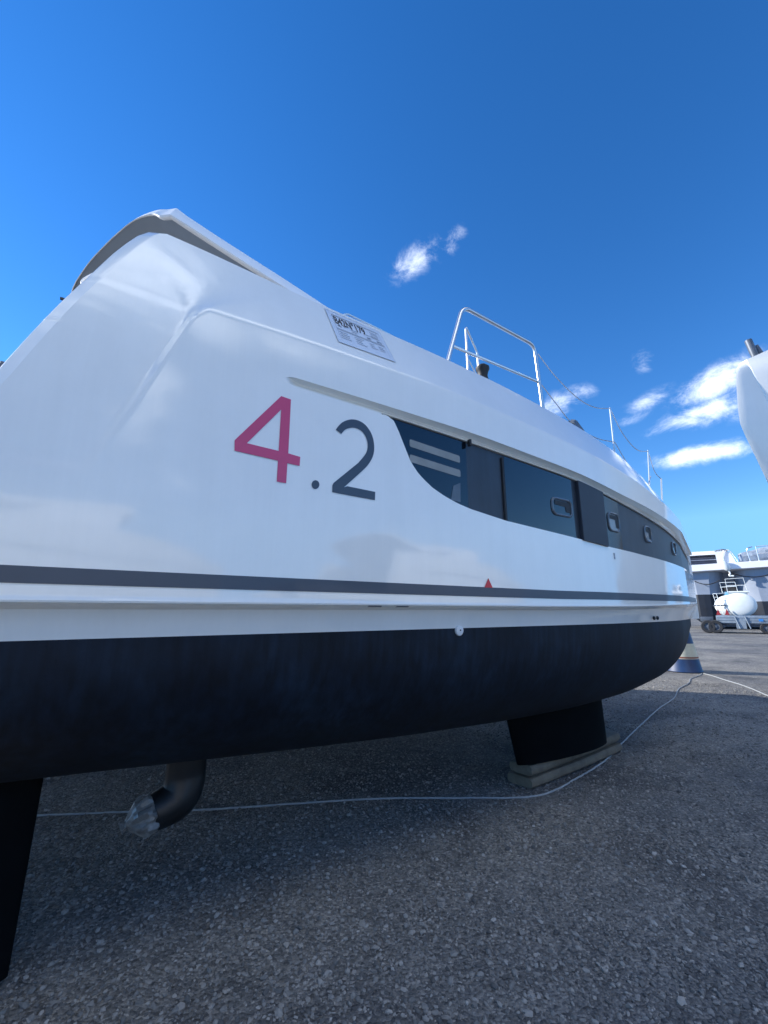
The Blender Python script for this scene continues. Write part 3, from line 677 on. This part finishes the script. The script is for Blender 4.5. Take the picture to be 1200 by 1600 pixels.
# hull sheet: the info paper taped on the coaming
inv = bpy.data.objects  # noqa
me_h = [o for o in cat.children if o.name == 'hull_topside'][0].data
hv = [Vector(v.co) for v in me_h.vertices]; hf = [tuple(p.vertices) for p in me_h.polygons]
BV = BVHTree.FromPolygons(hv, hf)
def on_hull(x, z, off):
    h = BV.ray_cast(Vector((x, 1.0, z)), Vector((0, 1, 0)))
    return h[0].y-off if h[0] else 2.2
q = [(1.040, 3.485), (1.455, 3.470), (1.575, 3.265), (1.130, 3.265)]
q = [(tr([p], y=yy, sc=1, ox=0, oy=0)[0]) for p, yy in (((508.3, 480), 2.27), ((594, 518), 2.27), ((616.7, 567.5), 2.145), ((528, 535), 2.145))]
def on_sheet(u, v):      # u,v in 0..1 from the top left corner
    x = (q[0][0]*(1-u)+q[1][0]*u)*(1-v)+(q[3][0]*(1-u)+q[2][0]*u)*v
    z = (q[0][1]*(1-u)+q[1][1]*u)*(1-v)+(q[3][1]*(1-u)+q[2][1]*u)*v
    return x, z
mb = MB(); mb.grid([[(*[on_sheet(i/12, j/8)[0]], on_hull(*on_sheet(i/12, j/8), .004), on_sheet(i/12, j/8)[1]) for i in range(13)] for j in range(9)])
sheet = mb.build('info_sheet', M['paper'], cat)
def on_sheet_piece(name, m, quads, off=.006):
    mb = MB()
    for (u0, v0, u1, v1) in quads:
        n = max(2, int((u1-u0)*20))
        mb.grid([[(*[on_sheet(u, v)[0]], on_hull(*on_sheet(u, v), off), on_sheet(u, v)[1]) for u in np.linspace(u0, u1, n)] for v in (v0, (v0+v1)/2, v1)])
    o = mb.build(name, m, sheet); o.matrix_parent_inverse = Matrix.Identity(4); return o
on_sheet_piece('printed_rules', M['ink2'], [(.08, .10, .93, .135), (.08, .52, .93, .57), (.08, .12, .084, .9), (.926, .12, .93, .9)])
on_sheet_piece('sheet_border', M['ink3'], [(0, 0, 1, .010), (0, .990, 1, 1), (0, 0, .005, 1), (.995, 0, 1, 1)])
random.seed(3); small = []
for (u0, u1, v0, nrow) in ((.10, .30, .62, 4), (.36, .55, .62, 4), (.62, .74, .64, 3), (.78, .90, .64, 3), (.35, .5, .40, 2), (.74, .90, .20, 4), (.62, .9, .36, 1), (.23, .29, .40, 1)):
    for k in range(nrow): small.append((u0, v0+k*.06, u0+(u1-u0)*random.uniform(.6, 1), v0+k*.06+.02))
for q_ in small: on_sheet_piece('small_print', M['ink2'], [q_])
def text_mesh(s, bold=0):
    cu = bpy.data.curves.new('t', 'FONT'); cu.body = s; cu.size = 1; cu.offset = bold
    o = bpy.data.objects.new('t', cu); C.objects.link(o); dg = bpy.context.evaluated_depsgraph_get(); me = bpy.data.meshes.new_from_object(o.evaluated_get(dg))
    v = [tuple(p.co) for p in me.vertices]; f = [tuple(p.vertices) for p in me.polygons]; bpy.data.objects.remove(o); bpy.data.curves.remove(cu); bpy.data.meshes.remove(me); return v, f
def sheet_text(name, s, u0, u1, vb, vt, m, bold=.008):
    v, f = text_mesh(s, bold); w = max(p[0] for p in v); h = .7
    out = []
    for p in v:
        x, z = on_sheet(u0+(u1-u0)*p[0]/w, vb+(vt-vb)*p[1]/h); out.append((x, on_hull(x, z, .006), z))
    o = mesh(name, out, f, m, sheet, smooth=False); o.matrix_parent_inverse = Matrix.Identity(4)
sheet_text('sheet_heading', 'B42N°179', .09, .64, .38, .16, M['ink_black'], .022)
sheet_text('sheet_numbers', '3M2', .62, .70, .50, .44, M['ink']); sheet_text('sheet_numbers', '2022', .80, .90, .50, .44, M['ink'])
on_sheet_piece('sheet_emblem', M['ink'], [(.115, .44, .19, .455), (.13, .405, .145, .44), (.15, .385, .165, .44)])

# ------------------------------------------------------------ timber under the keel
def beam(x0, x1, y, z0, z1, w, label, rot):
    L_ = x1-x0; o = empty('timber_beam', ((x0+x1)/2, y, z0), rot)
    mb = MB(); rows = []; n = 26
    for i in range(n+1):
        t = i/n; x = -L_/2+L_*t; e = .02*sin(t*9)+.004*random.uniform(-1, 1); k = 1-.10*(abs(2*t-1)**14)
        hw = w/2*k; hh = (z1-z0)/2*k; r = []
        for a in range(16):
            A = 2*pi*a/16; cx, cz = cos(A), sin(A); p = 5
            rr = (abs(cx)**p+abs(cz)**p)**(-1/p); r.append((x+random.uniform(-.002, .002), cx*rr*hw+e*.2, (z1-z0)/2+cz*rr*hh+random.uniform(-.0015, .0015)))
        rows.append(r)
    mb.grid(rows, close=True); mb.f += [tuple(range(16))[::-1], tuple(n*16+k for k in range(16))]
    bpy.data.objects.remove(o)
    ob = mb.build('timber_beam', M['wood'], None, sharp=40); ob.location = ((x0+x1)/2, y, z0); ob.rotation_euler.z = rot
    return tag(ob, label, 'timber', 'timbers stacked under the keel')
random.seed(2)
beam(3.60, 5.42, 3.13, .0, .095, .30, 'weathered grey timber beam lying on the gravel, lower one under the near keel', .075)
beam(3.62, 5.46, 3.14, .097, .198, .27, 'weathered grey timber beam on top of another, carrying the near keel', .085)
beam(3.55, 5.60, 2*YM-3.05, .0, .18, .30, 'heavy timber block under the far keel of the catamaran', 0)
# far hull and bow rest on more timber out of view

# ------------------------------------------------------------ cords on the ground
def cord(pts, label, r=.008):
    P = curve([(x, y, hz(x, y)+r*.9) for x, y in pts], 14); random.seed(len(pts))
    P = [Vector((p.x+random.uniform(-.003, .003), p.y+random.uniform(-.003, .003), max(p.z, hz(p.x, p.y)+r*.9))) for p in P]
    mb = MB(); mb.tube(P, r, 8); return tag(mb.build('cord', M['rope']), label, 'cord')
cord([(-1.2, 5.4), (-.1, 4.83), (.5, 4.52), (1.08, 4.17), (1.7, 3.86), (2.37, 3.53), (3.0, 3.14), (3.55, 2.83), (4.2, 2.87), (5.07, 3.04), (5.9, 3.28), (6.78, 3.53), (8.2, 3.93), (9.4, 4.2), (10.6, 4.62), (11.6, 4.83), (12.4, 5.10), (13.2, 5.22), (13.75, 5.38)],
     'pale cord on the gravel passing under the catamaran, past its keel timbers', .0085)
cord([(13.76, 5.36), (13.5, 5.1), (12.9, 4.6), (12.0, 3.83), (11.24, 3.32), (10.3, 2.6), (9.2, 1.9)], 'pale cord running from the blue cone towards the right of the yard', .010)

# ------------------------------------------------------------ blue cone
cone = empty('marker_cone', (13.86, 5.85, 0), label='fat blue cone with a cream band standing beyond the catamaran bow', cat='cone')
def frus(z0, z1, grow=0):
    rr = lambda z: .44-.165*z/1.0
    return [(rr(z0)+grow, z0), (rr((z0+z1)/2)+grow, (z0+z1)/2), (rr(z1)+grow, z1)]
mb = MB(); mb.lathe([(.42, .0), (.445, .015)]+frus(.03, 1.20)+[(.22, 1.24), (.10, 1.255), (.001, 1.26)], (13.86, 5.85, 0), 'Z', 40); mb.build('cone_body', M['blue'], cone)
mb = MB(); mb.lathe(frus(.40, .74, .005), (13.86, 5.85, 0), 'Z', 40); mb.build('reflective_band', M['cream'], cone)
mb = MB(); mb.lathe(frus(.365, .395, .006), (13.86, 5.85, 0), 'Z', 40); mb.build('band_line', M['brown'], cone)
mb = MB(); mb.lathe(frus(.345, .362, .006), (13.86, 5.85, 0), 'Z', 40); mb.build('band_line', M['cream'], cone)

# ------------------------------------------------------------ far things: u to the right, w away from the camera, z up
Rv = Vector((sin(HEAD), -cos(HEAD), 0)); Fv = Vector((cos(HEAD), sin(HEAD), 0))
def far(u, w, z): p = Rv*u+Fv*w; return Vector((p.x, p.y, z))
def U(px, w, py=930): fw = FPX*cos(PITCH)-(800-py)*sin(PITCH); return (px-600)*w/fw
def Z(py, w): b = 800-py; fw = FPX*cos(PITCH)-b*sin(PITCH); return EYE+(FPX*sin(PITCH)+b*cos(PITCH))*w/fw
class FM(MB):      # same builder, coordinates (u, w, z)
    def build(s, name, m, parent=None, **k):
        out = []
        for u, w, z in s.v:
            a, b = (u-PIV[0])*.783, w-PIV[1]; out.append(tuple(far(PIV[0]+.783*a+.622*b, PIV[1]-.622*a+.783*b, z)))
        s.v = out; return MB.build(s, name, m, parent, **k)

# trailer
D = 33.0; PIV = (U(1150, D), D)
tl = empty('trailer', far(U(1150, D), D, 0), label='grey galvanised flatbed trailer with tandem wheels carrying the white tank', cat='trailer')
u0, u1 = U(1112, D), U(1222, D); zb = Z(964, D); zf = Z(976, D)
m_ = FM(); m_.box(((u0+u1)/2, D+1.1, zf+.06), (u1-u0, 2.2, .12), ch=.02); m_.box(((u0+u1)/2, D+.25, zf-.08), (u1-u0, .10, .16)); m_.box(((u0+u1)/2, D+1.95, zf-.08), (u1-u0, .10, .16)); m_.build('chassis', M['galv_dark'], tl)
for w_ in (D-.02, D+2.2):
    m_ = FM(); m_.box(((u0+u1)/2, w_, (zb+zf)/2+.1), (u1-u0, .05, zb-zf), ch=.01)
    for k in range(3): m_.box(((u0+u1)/2, w_-.035, zf+.14+k*(zb-zf)/3), (u1-u0-.1, .03, .05))
    m_.build('side_board', M['galv'], tl)
for px in (1142, 1158, 1196):
    m_ = FM(); a = U(px, D); m_.tube([(a, D-.08, zb+.02), (a+.28, D-.12, zf-.28)], .055, 6); m_.build('board_strut', M['galv'], tl)
m_ = FM(); m_.box((U(1150, D), D-.07, zf+.02), (.75, .03, .62)); m_.build('loading_ramp', M['galv'], tl)
m_ = FM(); m_.box((U(1181, D), D-.09, zb-.22), (.32, .02, .17)); m_.build('maker_plate', M['bluetag'], tl)
def wheel(u, w, r, parent):
    o = FM(); prof = [(r*.55, -.12), (r*.9, -.13), (r, -.09), (r, .09), (r*.9, .13), (r*.55, .12)]
    rows = [[(u+rr*cos(a)/.783, w+h, r+rr*sin(a)-.0) for a in np.linspace(0, 2*pi, 29)[:-1]] for rr, h in prof]; o.grid(rows, close=True)
    wh = o.build('wheel', M['tyre'], parent)
    o = FM(); rows = [[(u+rr*cos(a)/.783, w+h, r+rr*sin(a)) for a in np.linspace(0, 2*pi, 25)[:-1]] for rr, h in ((r*.57, -.10), (r*.5, -.05), (r*.25, -.06), (r*.2, -.12), (.001, -.13))]; o.grid(rows, close=True)
    q_ = o.build('rim', M['galv_dark'], wh); q_.matrix_parent_inverse = Matrix.Identity(4)
for px in (1102, 1114): wheel(U(px, D-.3), D-.2, .47, tl); wheel(U(px, D-.3), D+2.3, .47, tl)
for px in (1188, 1199): wheel(U(px, D), D+.1, .40, tl); wheel(U(px, D), D+2.1, .40, tl)
m_ = FM(); m_.box((U(1104, D), D+1.0, zf-.15), (1.9, 2.2, .18), ch=.02); m_.box((U(1096, D), D+.6, 1.0), (1.0, .9, .35), ch=.03); m_.build('axle_frame', M['galv_dark'], tl)

# elliptical tank
tk = empty('water_tank', far(U(1158, D), D+.8, zb), label='white elliptical tank with ladder and top railing standing on the trailer', cat='tank')
cu, cz_ = U(1157, D), Z(944.5, D); ra, rb = 1.24, .84; L_t = 2.6; du = -.98/L_t
def ring_t(w, s): return [(cu+du*(w-D)+ra*s*cos(a), w, cz_-.03*(w-D)+rb*s*sin(a)) for a in np.linspace(0, 2*pi, 49)[:-1]]
m_ = FM(); m_.grid([ring_t(D+.44-.20*sqrt(max(0, 1-s*s)), s) for s in (.001, .3, .55, .75, .88, .96, .995)]+[ring_t(D+.44, 1.03), ring_t(D+.52, 1.03), ring_t(D+.53, 1), ring_t(D+.45+L_t/2, 1), ring_t(D+L_t, 1), ring_t(D+L_t+.2, .8), ring_t(D+L_t+.3, .001)], close=True); m_.build('tank_shell', M['tank'], tk, sharp=24)
zt = Z(925, D)
m_ = FM(); pu0, pu1 = U(1137, D), U(1172, D)
m_.grid([[(pu0, D+.4, zt+.08), (pu1, D+.4, zt+.08)], [(pu0+.02, D+.38, zt+.0), (pu1-.02, D+.38, zt+.0)], [(pu0+.05, D+.5, zt-.22), (pu1-.3, D+.5, zt-.20)]]); m_.box(((pu0+pu1)/2, D+1.0, zt+.05), (pu1-pu0, 1.2, .05)); m_.build('catwalk', M['tank'], tk)
def frail(pts, r=.028):
    m_ = FM(); [m_.tube(p, r, 6) for p in pts]; return m_.build('railing', M['tank'], tk)
zr = Z(904, D); a, b = U(1137.5, D), U(1166, D); zm = (zt+zr)/2
frail([[(a, D+.4, zt), (a-.03, D+.4, zr), (b, D+.4, zr+.04), (b+.15, D+.4, zt)], [(a, D+.4, zm), (b+.06, D+.4, zm)]])
a, b = U(1126.5, D), U(1152, D); zr2 = Z(908, D)
frail([[(a+.1, D+1.6, zt), (a, D+1.6, zr2), (b, D+1.6, zr2), (b+.1, D+1.6, zt)], [(a, D+1.6, zm-.05), (b+.05, D+1.6, zm)]])
a, b = U(1113, D), U(1119, D); z0_, z1_ = Z(961, D), Z(927, D)
m_ = FM()
for s_ in (a, b): m_.tube([(s_+.28, D+.2, z0_), (s_, D+.2, z1_)], .03, 6)
for k in range(7): t = k/6; m_.tube([(a+.28*(1-t), D+.2, z0_+(z1_-z0_)*t), (b+.28*(1-t), D+.2, z0_+(z1_-z0_)*t)], .02, 6)
m_.tube([(a, D+.2, z1_), (b+.7, D+.5, z1_+.05)], .028, 6); m_.build('ladder', M['tank'], tk)
for px in (1117, 1131):
    m_ = FM(); a = U(px, D); m_.add([(a-.18, D+.12, Z(961, D)), (a+.18, D+.12, Z(961, D)), (a, D+.15, Z(951, D)), (a-.18, D+.2, Z(961, D)), (a+.18, D+.2, Z(961, D)), (a, D+.2, Z(951, D))], [(0, 1, 2), (5, 4, 3), (0, 3, 4, 1), (1, 4, 5, 2), (2, 5, 3, 0)]); m_.build('warning_triangle', M['dull_red'], tk, smooth=False)
m_ = FM(); m_.box((U(1112, D)+.25, D+.3, Z(946, D)), (.7, .05, .09)); m_.box((U(1128, D), D+.3, Z(945.5, D)), (.4, .05, .09)); m_.build('tank_strap', M['galv_dark'], tk)

# big catamaran behind, seen bow on
D2 = 40.0; PIV = (U(1150, D2), D2)
fc = empty('catamaran', far(U(1150, D2), D2+4, 0), label='white catamaran seen bow-on behind the tank trailer, with dark cabin windows', cat='catamaran')
def farhull(px0, px1, pyt, pyk, parent):
    a, b = U(px0, D2), U(px1, D2); c = (a+b)/2; h = (b-a)/2; zt_ = Z(pyt, D2); zk = Z(pyk, D2)
    def sec(w, k):     # one section, bow to stern
        g = min(1, k); out = []
        for z, q_ in ((.35, .0), (.5, .35), (.9, .62), (1.3, .75), (zk, .80), (zk+.01, .80), (zk+.8, .88), (zt_-.5, .97), (zt_, 1.0)):
            out.append((q_*h*g, z))
        return [(c-x, w, z) for x, z in out][::-1]+[(c+x, w, z) for x, z in out[1:]]
    S_ = [sec(D2+.0, .35), sec(D2+.15, .55), sec(D2+.5, .75), sec(D2+1.3, .92), sec(D2+3, 1), sec(D2+9, 1), sec(D2+12, .9)]
    nn = len(S_[0])
    for (i0, i1, nm, m__) in ((0, 4, 'hull_topside', M['gel_shaded']), (4, nn-5, 'hull_bottom', M['anti_bg']), (nn-5, nn-1, 'hull_topside', M['gel_shaded'])):
        pass
    v = [p for s_ in S_ for p in s_]
    top = FM(); bot = FM(); 
    def sub(i0, i1, target, fm): fm.grid([s_[i0:i1+1] for s_ in S_])
    sub(0, 4, None, top); sub(nn-5, nn-1, None, top)
    s0 = S_[0]; top.grid([s0[:5], s0[::-1][:5]])
    sub(4, nn-5, None, bot); k = s0[4:nn-4]; bot.grid([k, [(c, D2-.02, p[2]) for p in k]]) 
    top.build('hull_topside', M['gel_shaded'], parent, sharp=50); bot.build('hull_bottom', M['anti_bg'], parent, sharp=50)
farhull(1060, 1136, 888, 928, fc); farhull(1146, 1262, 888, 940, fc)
m_ = FM(); m_.grid([[(U(1100, D2), D2+2.5, Z(915, D2)), (U(1215, D2), D2+2.5, Z(915, D2))], [(U(1100, D2), D2+2.0, Z(893, D2)), (U(1215, D2), D2+2.0, Z(893, D2))]]); m_.grid([[(U(1100, D2), D2+2.5, Z(915, D2)), (U(1215, D2), D2+2.5, Z(915, D2))], [(U(1100, D2), D2+11, Z(918, D2)), (U(1215, D2), D2+11, Z(918, D2))]])
m_.build('bridge_deck', M['gel_shaded'], fc); m_ = FM(); m_.box((U(1158, D2), D2+10, .9), (9.0, .5, 1.8), ch=.05); o = m_.build('under_hull_block', M['galv_dark']); tag(o, 'dark block standing in for the shade between the hulls of the far catamaran', 'timber')  # dark box added to fill the shaded gap below the bridge deck
z1, z2 = Z(892.5, D2), Z(880.5, D2)
m_ = FM(); a, b = U(1040, D2), U(1290, D2)
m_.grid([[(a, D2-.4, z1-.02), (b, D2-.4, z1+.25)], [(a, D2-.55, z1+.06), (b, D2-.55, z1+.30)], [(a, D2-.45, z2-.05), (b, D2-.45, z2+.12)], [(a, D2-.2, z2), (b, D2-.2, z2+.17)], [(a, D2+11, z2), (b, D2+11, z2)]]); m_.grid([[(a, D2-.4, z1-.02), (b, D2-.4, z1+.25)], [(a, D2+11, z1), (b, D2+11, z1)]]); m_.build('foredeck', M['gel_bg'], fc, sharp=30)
m_ = FM(); a, b = U(1045, D2+2), U(1114, D2+2); c = U(1119, D2+2)
zc0, zc1, zc2 = Z(881, D2+2), Z(866, D2+2), Z(858.5, D2+2)
m_.grid([[(a, D2+1.4, zc0), (c, D2+1.6, zc0), (c+.3, D2+6, zc0)], [(a, D2+2.2, zc1), (b, D2+2.4, zc1), (b+.1, D2+6, zc1)]]); m_.build('cabin_window', M['darkglass'], fc, smooth=False)
m_ = FM(); m_.grid([[(a, D2+2.2, zc1), (b+.05, D2+2.4, zc1), (b+.2, D2+6, zc1)], [(a, D2+1.9, zc1+.02), (b+.1, D2+2.1, zc1+.03), (b+.3, D2+6, zc1)], [(a, D2+2.0, zc2-.06), (b, D2+2.3, zc2-.08), (b+.2, D2+6, zc2-.1)], [(a, D2+2.8, zc2), (b-.6, D2+3, zc2), (b-.4, D2+6, zc2)]]); m_.build('cabin_roof', M['gel_bg'], fc, sharp=30)
m_ = FM(); m_.grid([[(a, D2+1.65, zc0+.42), (c-.02, D2+1.8, zc0+.40)], [(a, D2+1.70, zc0+.46), (c-.03, D2+1.85, zc0+.44)]]); m_.build('window_bar', M['gel_shaded'], fc)
# white curved hood with tubing
w = D2+1.0; m_ = FM(); hood = [(1116, 881), (1114.5, 862), (1118, 861), (1126, 861), (1133, 861), (1139, 864), (1143, 871), (1146, 881)]
P0 = [(U(x, w), w, Z(y, w)) for x, y in hood]; P1 = [(p[0], w+1.8, p[2]) for p in P0]; n = len(P0); m_.grid([P0, P1]); m_.f.append(tuple(range(n))); m_.build('hood', M['gel_bg'], fc, sharp=25)
m_ = FM(); m_.tube(curve([(U(x, w), w-.1, Z(y, w)) for x, y in ((1127, 881), (1127.5, 864), (1132, 860), (1138, 861), (1143, 867), (1149, 879))], 5), .045, 6); m_.tube([(U(1120, w), w-.1, Z(880, w)), (U(1127, w), w-.1, Z(864, w))], .04, 6); m_.build('bow_arch', M['chrome'], fc)
random.seed(8); m_ = FM()
for px, r in ((1118, .18), (1122, .22), (1127, .28), (1131, .22)): 
    rows = [[(U(px, w)+r*sin(ph)*cos(t)*1.3, w+.5+r*sin(ph)*sin(t), Z(860, w)+r*.7*cos(ph)+random.uniform(-.02, .02)) for t in np.linspace(0, 2*pi, 13)[:-1]] for ph in np.linspace(.05, pi-.05, 8)]; m_.grid(rows, close=True)
m_.build('folded_cover', M['ink'], fc)
# anchor and its white float on the bow beam
m_ = FM(); rows = [[(U(1141, D2)+.42*sin(ph)*cos(t)-.2*cos(ph), D2-.75+.25*sin(ph)*sin(t), Z(884, D2)+.55*cos(ph)*.95) for t in np.linspace(0, 2*pi, 17)[:-1]] for ph in np.linspace(.02, pi-.02, 12)]; m_.grid(rows, close=True); m_.build('bow_fender', M['tank'], fc)
m_ = FM(); m_.tube(curve([(U(1143, D2), D2-.7, Z(889, D2)), (U(1147, D2), D2-.7, Z(896, D2)), (U(1145, D2), D2-.7, Z(900, D2)), (U(1152, D2), D2-.7, Z(901, D2))], 4), .09, 6); m_.build('anchor', M['tank'], fc)
def slack(px0, px1, pya, pym):
    m_ = FM(); m_.tube(curve([(U(px0+(px1-px0)*t, D2), D2-.3, Z(pya+(pym-pya)*4*t*(1-t), D2)) for t in np.linspace(0, 1, 9)], 4), .045, 6); m_.build('bridle_rope', M['rubber'], fc)
slack(1086, 1128, 906, 912); slack(1146, 1222, 894, 903)
# bundled blue covers and rails on the starboard deck
w = D2+1.5; random.seed(11); m_ = FM(); rows = []
top = ((1144, 868), (1150, 866), (1158, 864), (1166, 863), (1176, 861), (1186, 860), (1200, 858), (1220, 857), (1245, 860))
for k, dz in enumerate((0, .25, .6, .85, 1)):
    rows.append([(U(x, w), w-.5*sin(pi*dz)+random.uniform(-.12, .12), Z(882, w)+(Z(y, w)-Z(882, w))*dz+random.uniform(-.06, .06)) for x, y in top])
rows.append([(p[0], w+1.2, p[2]) for p in rows[-1]]); m_.grid(rows); m_.build('furled_cover', M['tarp'], fc, sharp=15)
m_ = FM(); w = D2+.2
m_.tube(fillet([(U(1179, w), w, Z(881, w)), (U(1176, w), w, Z(859, w)), (U(1186, w), w, Z(857, w))], .3), .05, 6); m_.tube([(U(1192.5, w), w, Z(881, w)), (U(1191, w), w, Z(857, w))], .05, 6); m_.tube([(U(1191, w), w, Z(868, w)), (U(1215, w), w, Z(867, w))], .04, 6); m_.tube([(U(1191, w), w, Z(857, w)), (U(1215, w), w, Z(857, w))], .04, 6); m_.build('pulpit', M['chrome'], fc)
# timber and stands below it
for px in (1098, 1200):
    m_ = FM(); m_.box((U(px, D2), D2+3, .2), (1.0, 4, .4), ch=.03); o = m_.build('under_hull_block', M['cream']); tag(o, 'pale timber blocks under the %s hull of the far catamaran' % ('left' if px < 1150 else 'right'), 'timber')

# ------------------------------------------------------------ neighbouring boat, overhead on the right
nb = empty('laid_up_yacht', (10.5, 1.2, 0), label='tall white bow with two steel posts, cut off by the right edge of the view', cat='yacht')
KS = .9; dv = Vector((cos(radians(-25)), sin(radians(-25)), 0)); sv = Vector((dv.y, -dv.x, 0)); O = Vector((10*KS, 2.516*KS, 0))
def NP(s, b, z): p = O+dv*(s*KS)+sv*(b*KS); return (p.x, p.y, EYE+(z-EYE)*KS)
T_STEM = [(.3, 4.5), (.6, 3.4), (1.3, 2.1), (2.0, 1.35), (3.0, .68), (3.9, .202), (4.417, .041), (4.80, -.084), (5.058, -.150), (5.35, -.135), (5.89, -.06), (6.213, 0), (6.32, .09)]
T_KNU = [(.3, 5.5), (2.0, 2.4), (3.0, 1.5), (3.9, .92), (4.5, .62), (4.97, .448), (5.32, .355), (5.78, .27), (6.12, .213), (6.32, .20)]
def nside(z, sgn):
    st_ = lerp(T_STEM, z); kn = max(lerp(T_KNU, z), st_+.05); out = []
    wide = lerp([(.3, .15), (1.2, .9), (2.5, 1.5), (4.5, 2.0), (6.3, 2.2)], z)
    bk = .16*(kn-st_)/.4+.02
    for t in (0, .1, .3, .6, .9, .985): out.append((st_+(kn-st_)*t, sgn*bk*(t**.8), z))
    for ds in (.0, .012, .04, .15, .35, .7, 1.2, 2, 3, 4.5, 6.5, 9):
        b = bk+.012+(wide-bk)*(1-math.exp(-ds/2.6)); out.append((kn+ds, sgn*b, z+(.39*min(1, (kn+ds)/1.0) if z > 6.3 else 0)))
    return [NP(*p) for p in out]
zs = [.55, .8, 1.2, 1.6, 2.0]; zt_ = [2.0, 2.5, 3.0, 3.45, 3.9, 4.15, 4.417, 4.6, 4.8, 4.93, 5.058, 5.2, 5.35, 5.6, 5.89, 6.05, 6.213, 6.28, 6.319]
mb = MB(); mb.grid([nside(z, 1) for z in zt_]); mb.grid([nside(z, -1) for z in zt_])
tp = nside(6.32, 1); tq = nside(6.32, -1); mb.grid([tp, [tuple(.5*(Vector(a)+Vector(b))) for a, b in zip(tp, tq)], tq]); mb.build('hull_topside', M['gel'], nb, sharp=25)
mb = MB(); mb.grid([nside(z, 1) for z in zs]); mb.grid([nside(z, -1) for z in zs]); mb.build('hull_bottom', M['anti'], nb)
a_ = NP(7, 0, 0); mb = MB(); mb.box((a_[0], a_[1], .40), (2.4, .35, .8), rz=radians(-25), ch=.03); mb.build('keel', M['keelblack'], nb)
for (s1, z1_), (s2, z2_), r in (((.42, 6.30), (.371, 6.858), .062), ((.62, 6.35), (.51, 6.743), .052)):
    mb = MB(); mb.tube([NP(s1, .10, z1_), NP(s2, .04, z2_)], r*KS, 16); mb.build('pulpit_post', M['galv_dark'], nb)
for s_ in (5.0, 9.0):
    for sg in (-1, 1):
        p = NP(s_, sg*2.6, 0); q2 = NP(s_, sg*.9, 2.0); mb = MB(); mb.tube([(p[0], p[1], 0), q2], .04, 8); mb.box((p[0], p[1], .01), (.3, .3, .02)); mb.build('hull_prop', M['galv_dark'], nb)

# ------------------------------------------------------------ hidden sister catamaran, added to shade the ground past the bow
c2 = cat.copy(); C.objects.link(c2); c2.location = cat.location+Vector((6.9, 7.4, 0))
c2['label'] = 'unseen white catamaran added beyond the large one to cast shade'
for ch in list(cat.children):
    if ch.name.split('.')[0] in ('hull_topside', 'hull_bottom', 'hull_inboard_side', 'bridge_deck', 'transom', 'swim_platform', 'deck', 'cockpit_floor', 'hardtop', 'hardtop_underside', 'hardtop_crown', 'coachroof', 'added_saloon_door', 'keel', 'rudder', 'saildrive', 'window_band', 'waterline_stripe'):
        d = ch.copy(); C.objects.link(d); d.parent = c2

def copy_far(off, rz, label):
    r = fc.copy(); C.objects.link(r); r.location = fc.location+off; r.rotation_euler.z += rz; r['label'] = label
    for ch in list(fc.children): d = ch.copy(); C.objects.link(d); d.parent = r
copy_far(Rv*24-Fv*9, radians(-12), 'unseen white catamaran added to the right of the one behind the tank trailer, for reflections')  # extra boat out of view, added for reflections in the near bow

def copy_cat(off, label):
    r = cat.copy(); C.objects.link(r); r.location = cat.location+off; r['label'] = label
    for ch in list(cat.children):
        if ch.name.split('.')[0] in ('hull_topside', 'hull_bottom', 'hull_inboard_side', 'bridge_deck', 'transom', 'swim_platform', 'deck', 'cockpit_floor', 'hardtop', 'hardtop_underside', 'hardtop_crown', 'coachroof', 'added_saloon_door', 'keel', 'rudder', 'saildrive', 'window_band', 'waterline_stripe'):
            d = ch.copy(); C.objects.link(d); d.parent = r
copy_cat(Vector((-2.5, -21.5, 0)), 'unseen white catamaran added behind the camera as sunlit fill')  # boat added behind the camera; its sunlit side bounces warm light back
copy_cat(Vector((11.5, -22.5, 0)), 'second unseen white catamaran added behind the camera as sunlit fill')  # another added boat, unseen, throwing warm fill onto the near hull
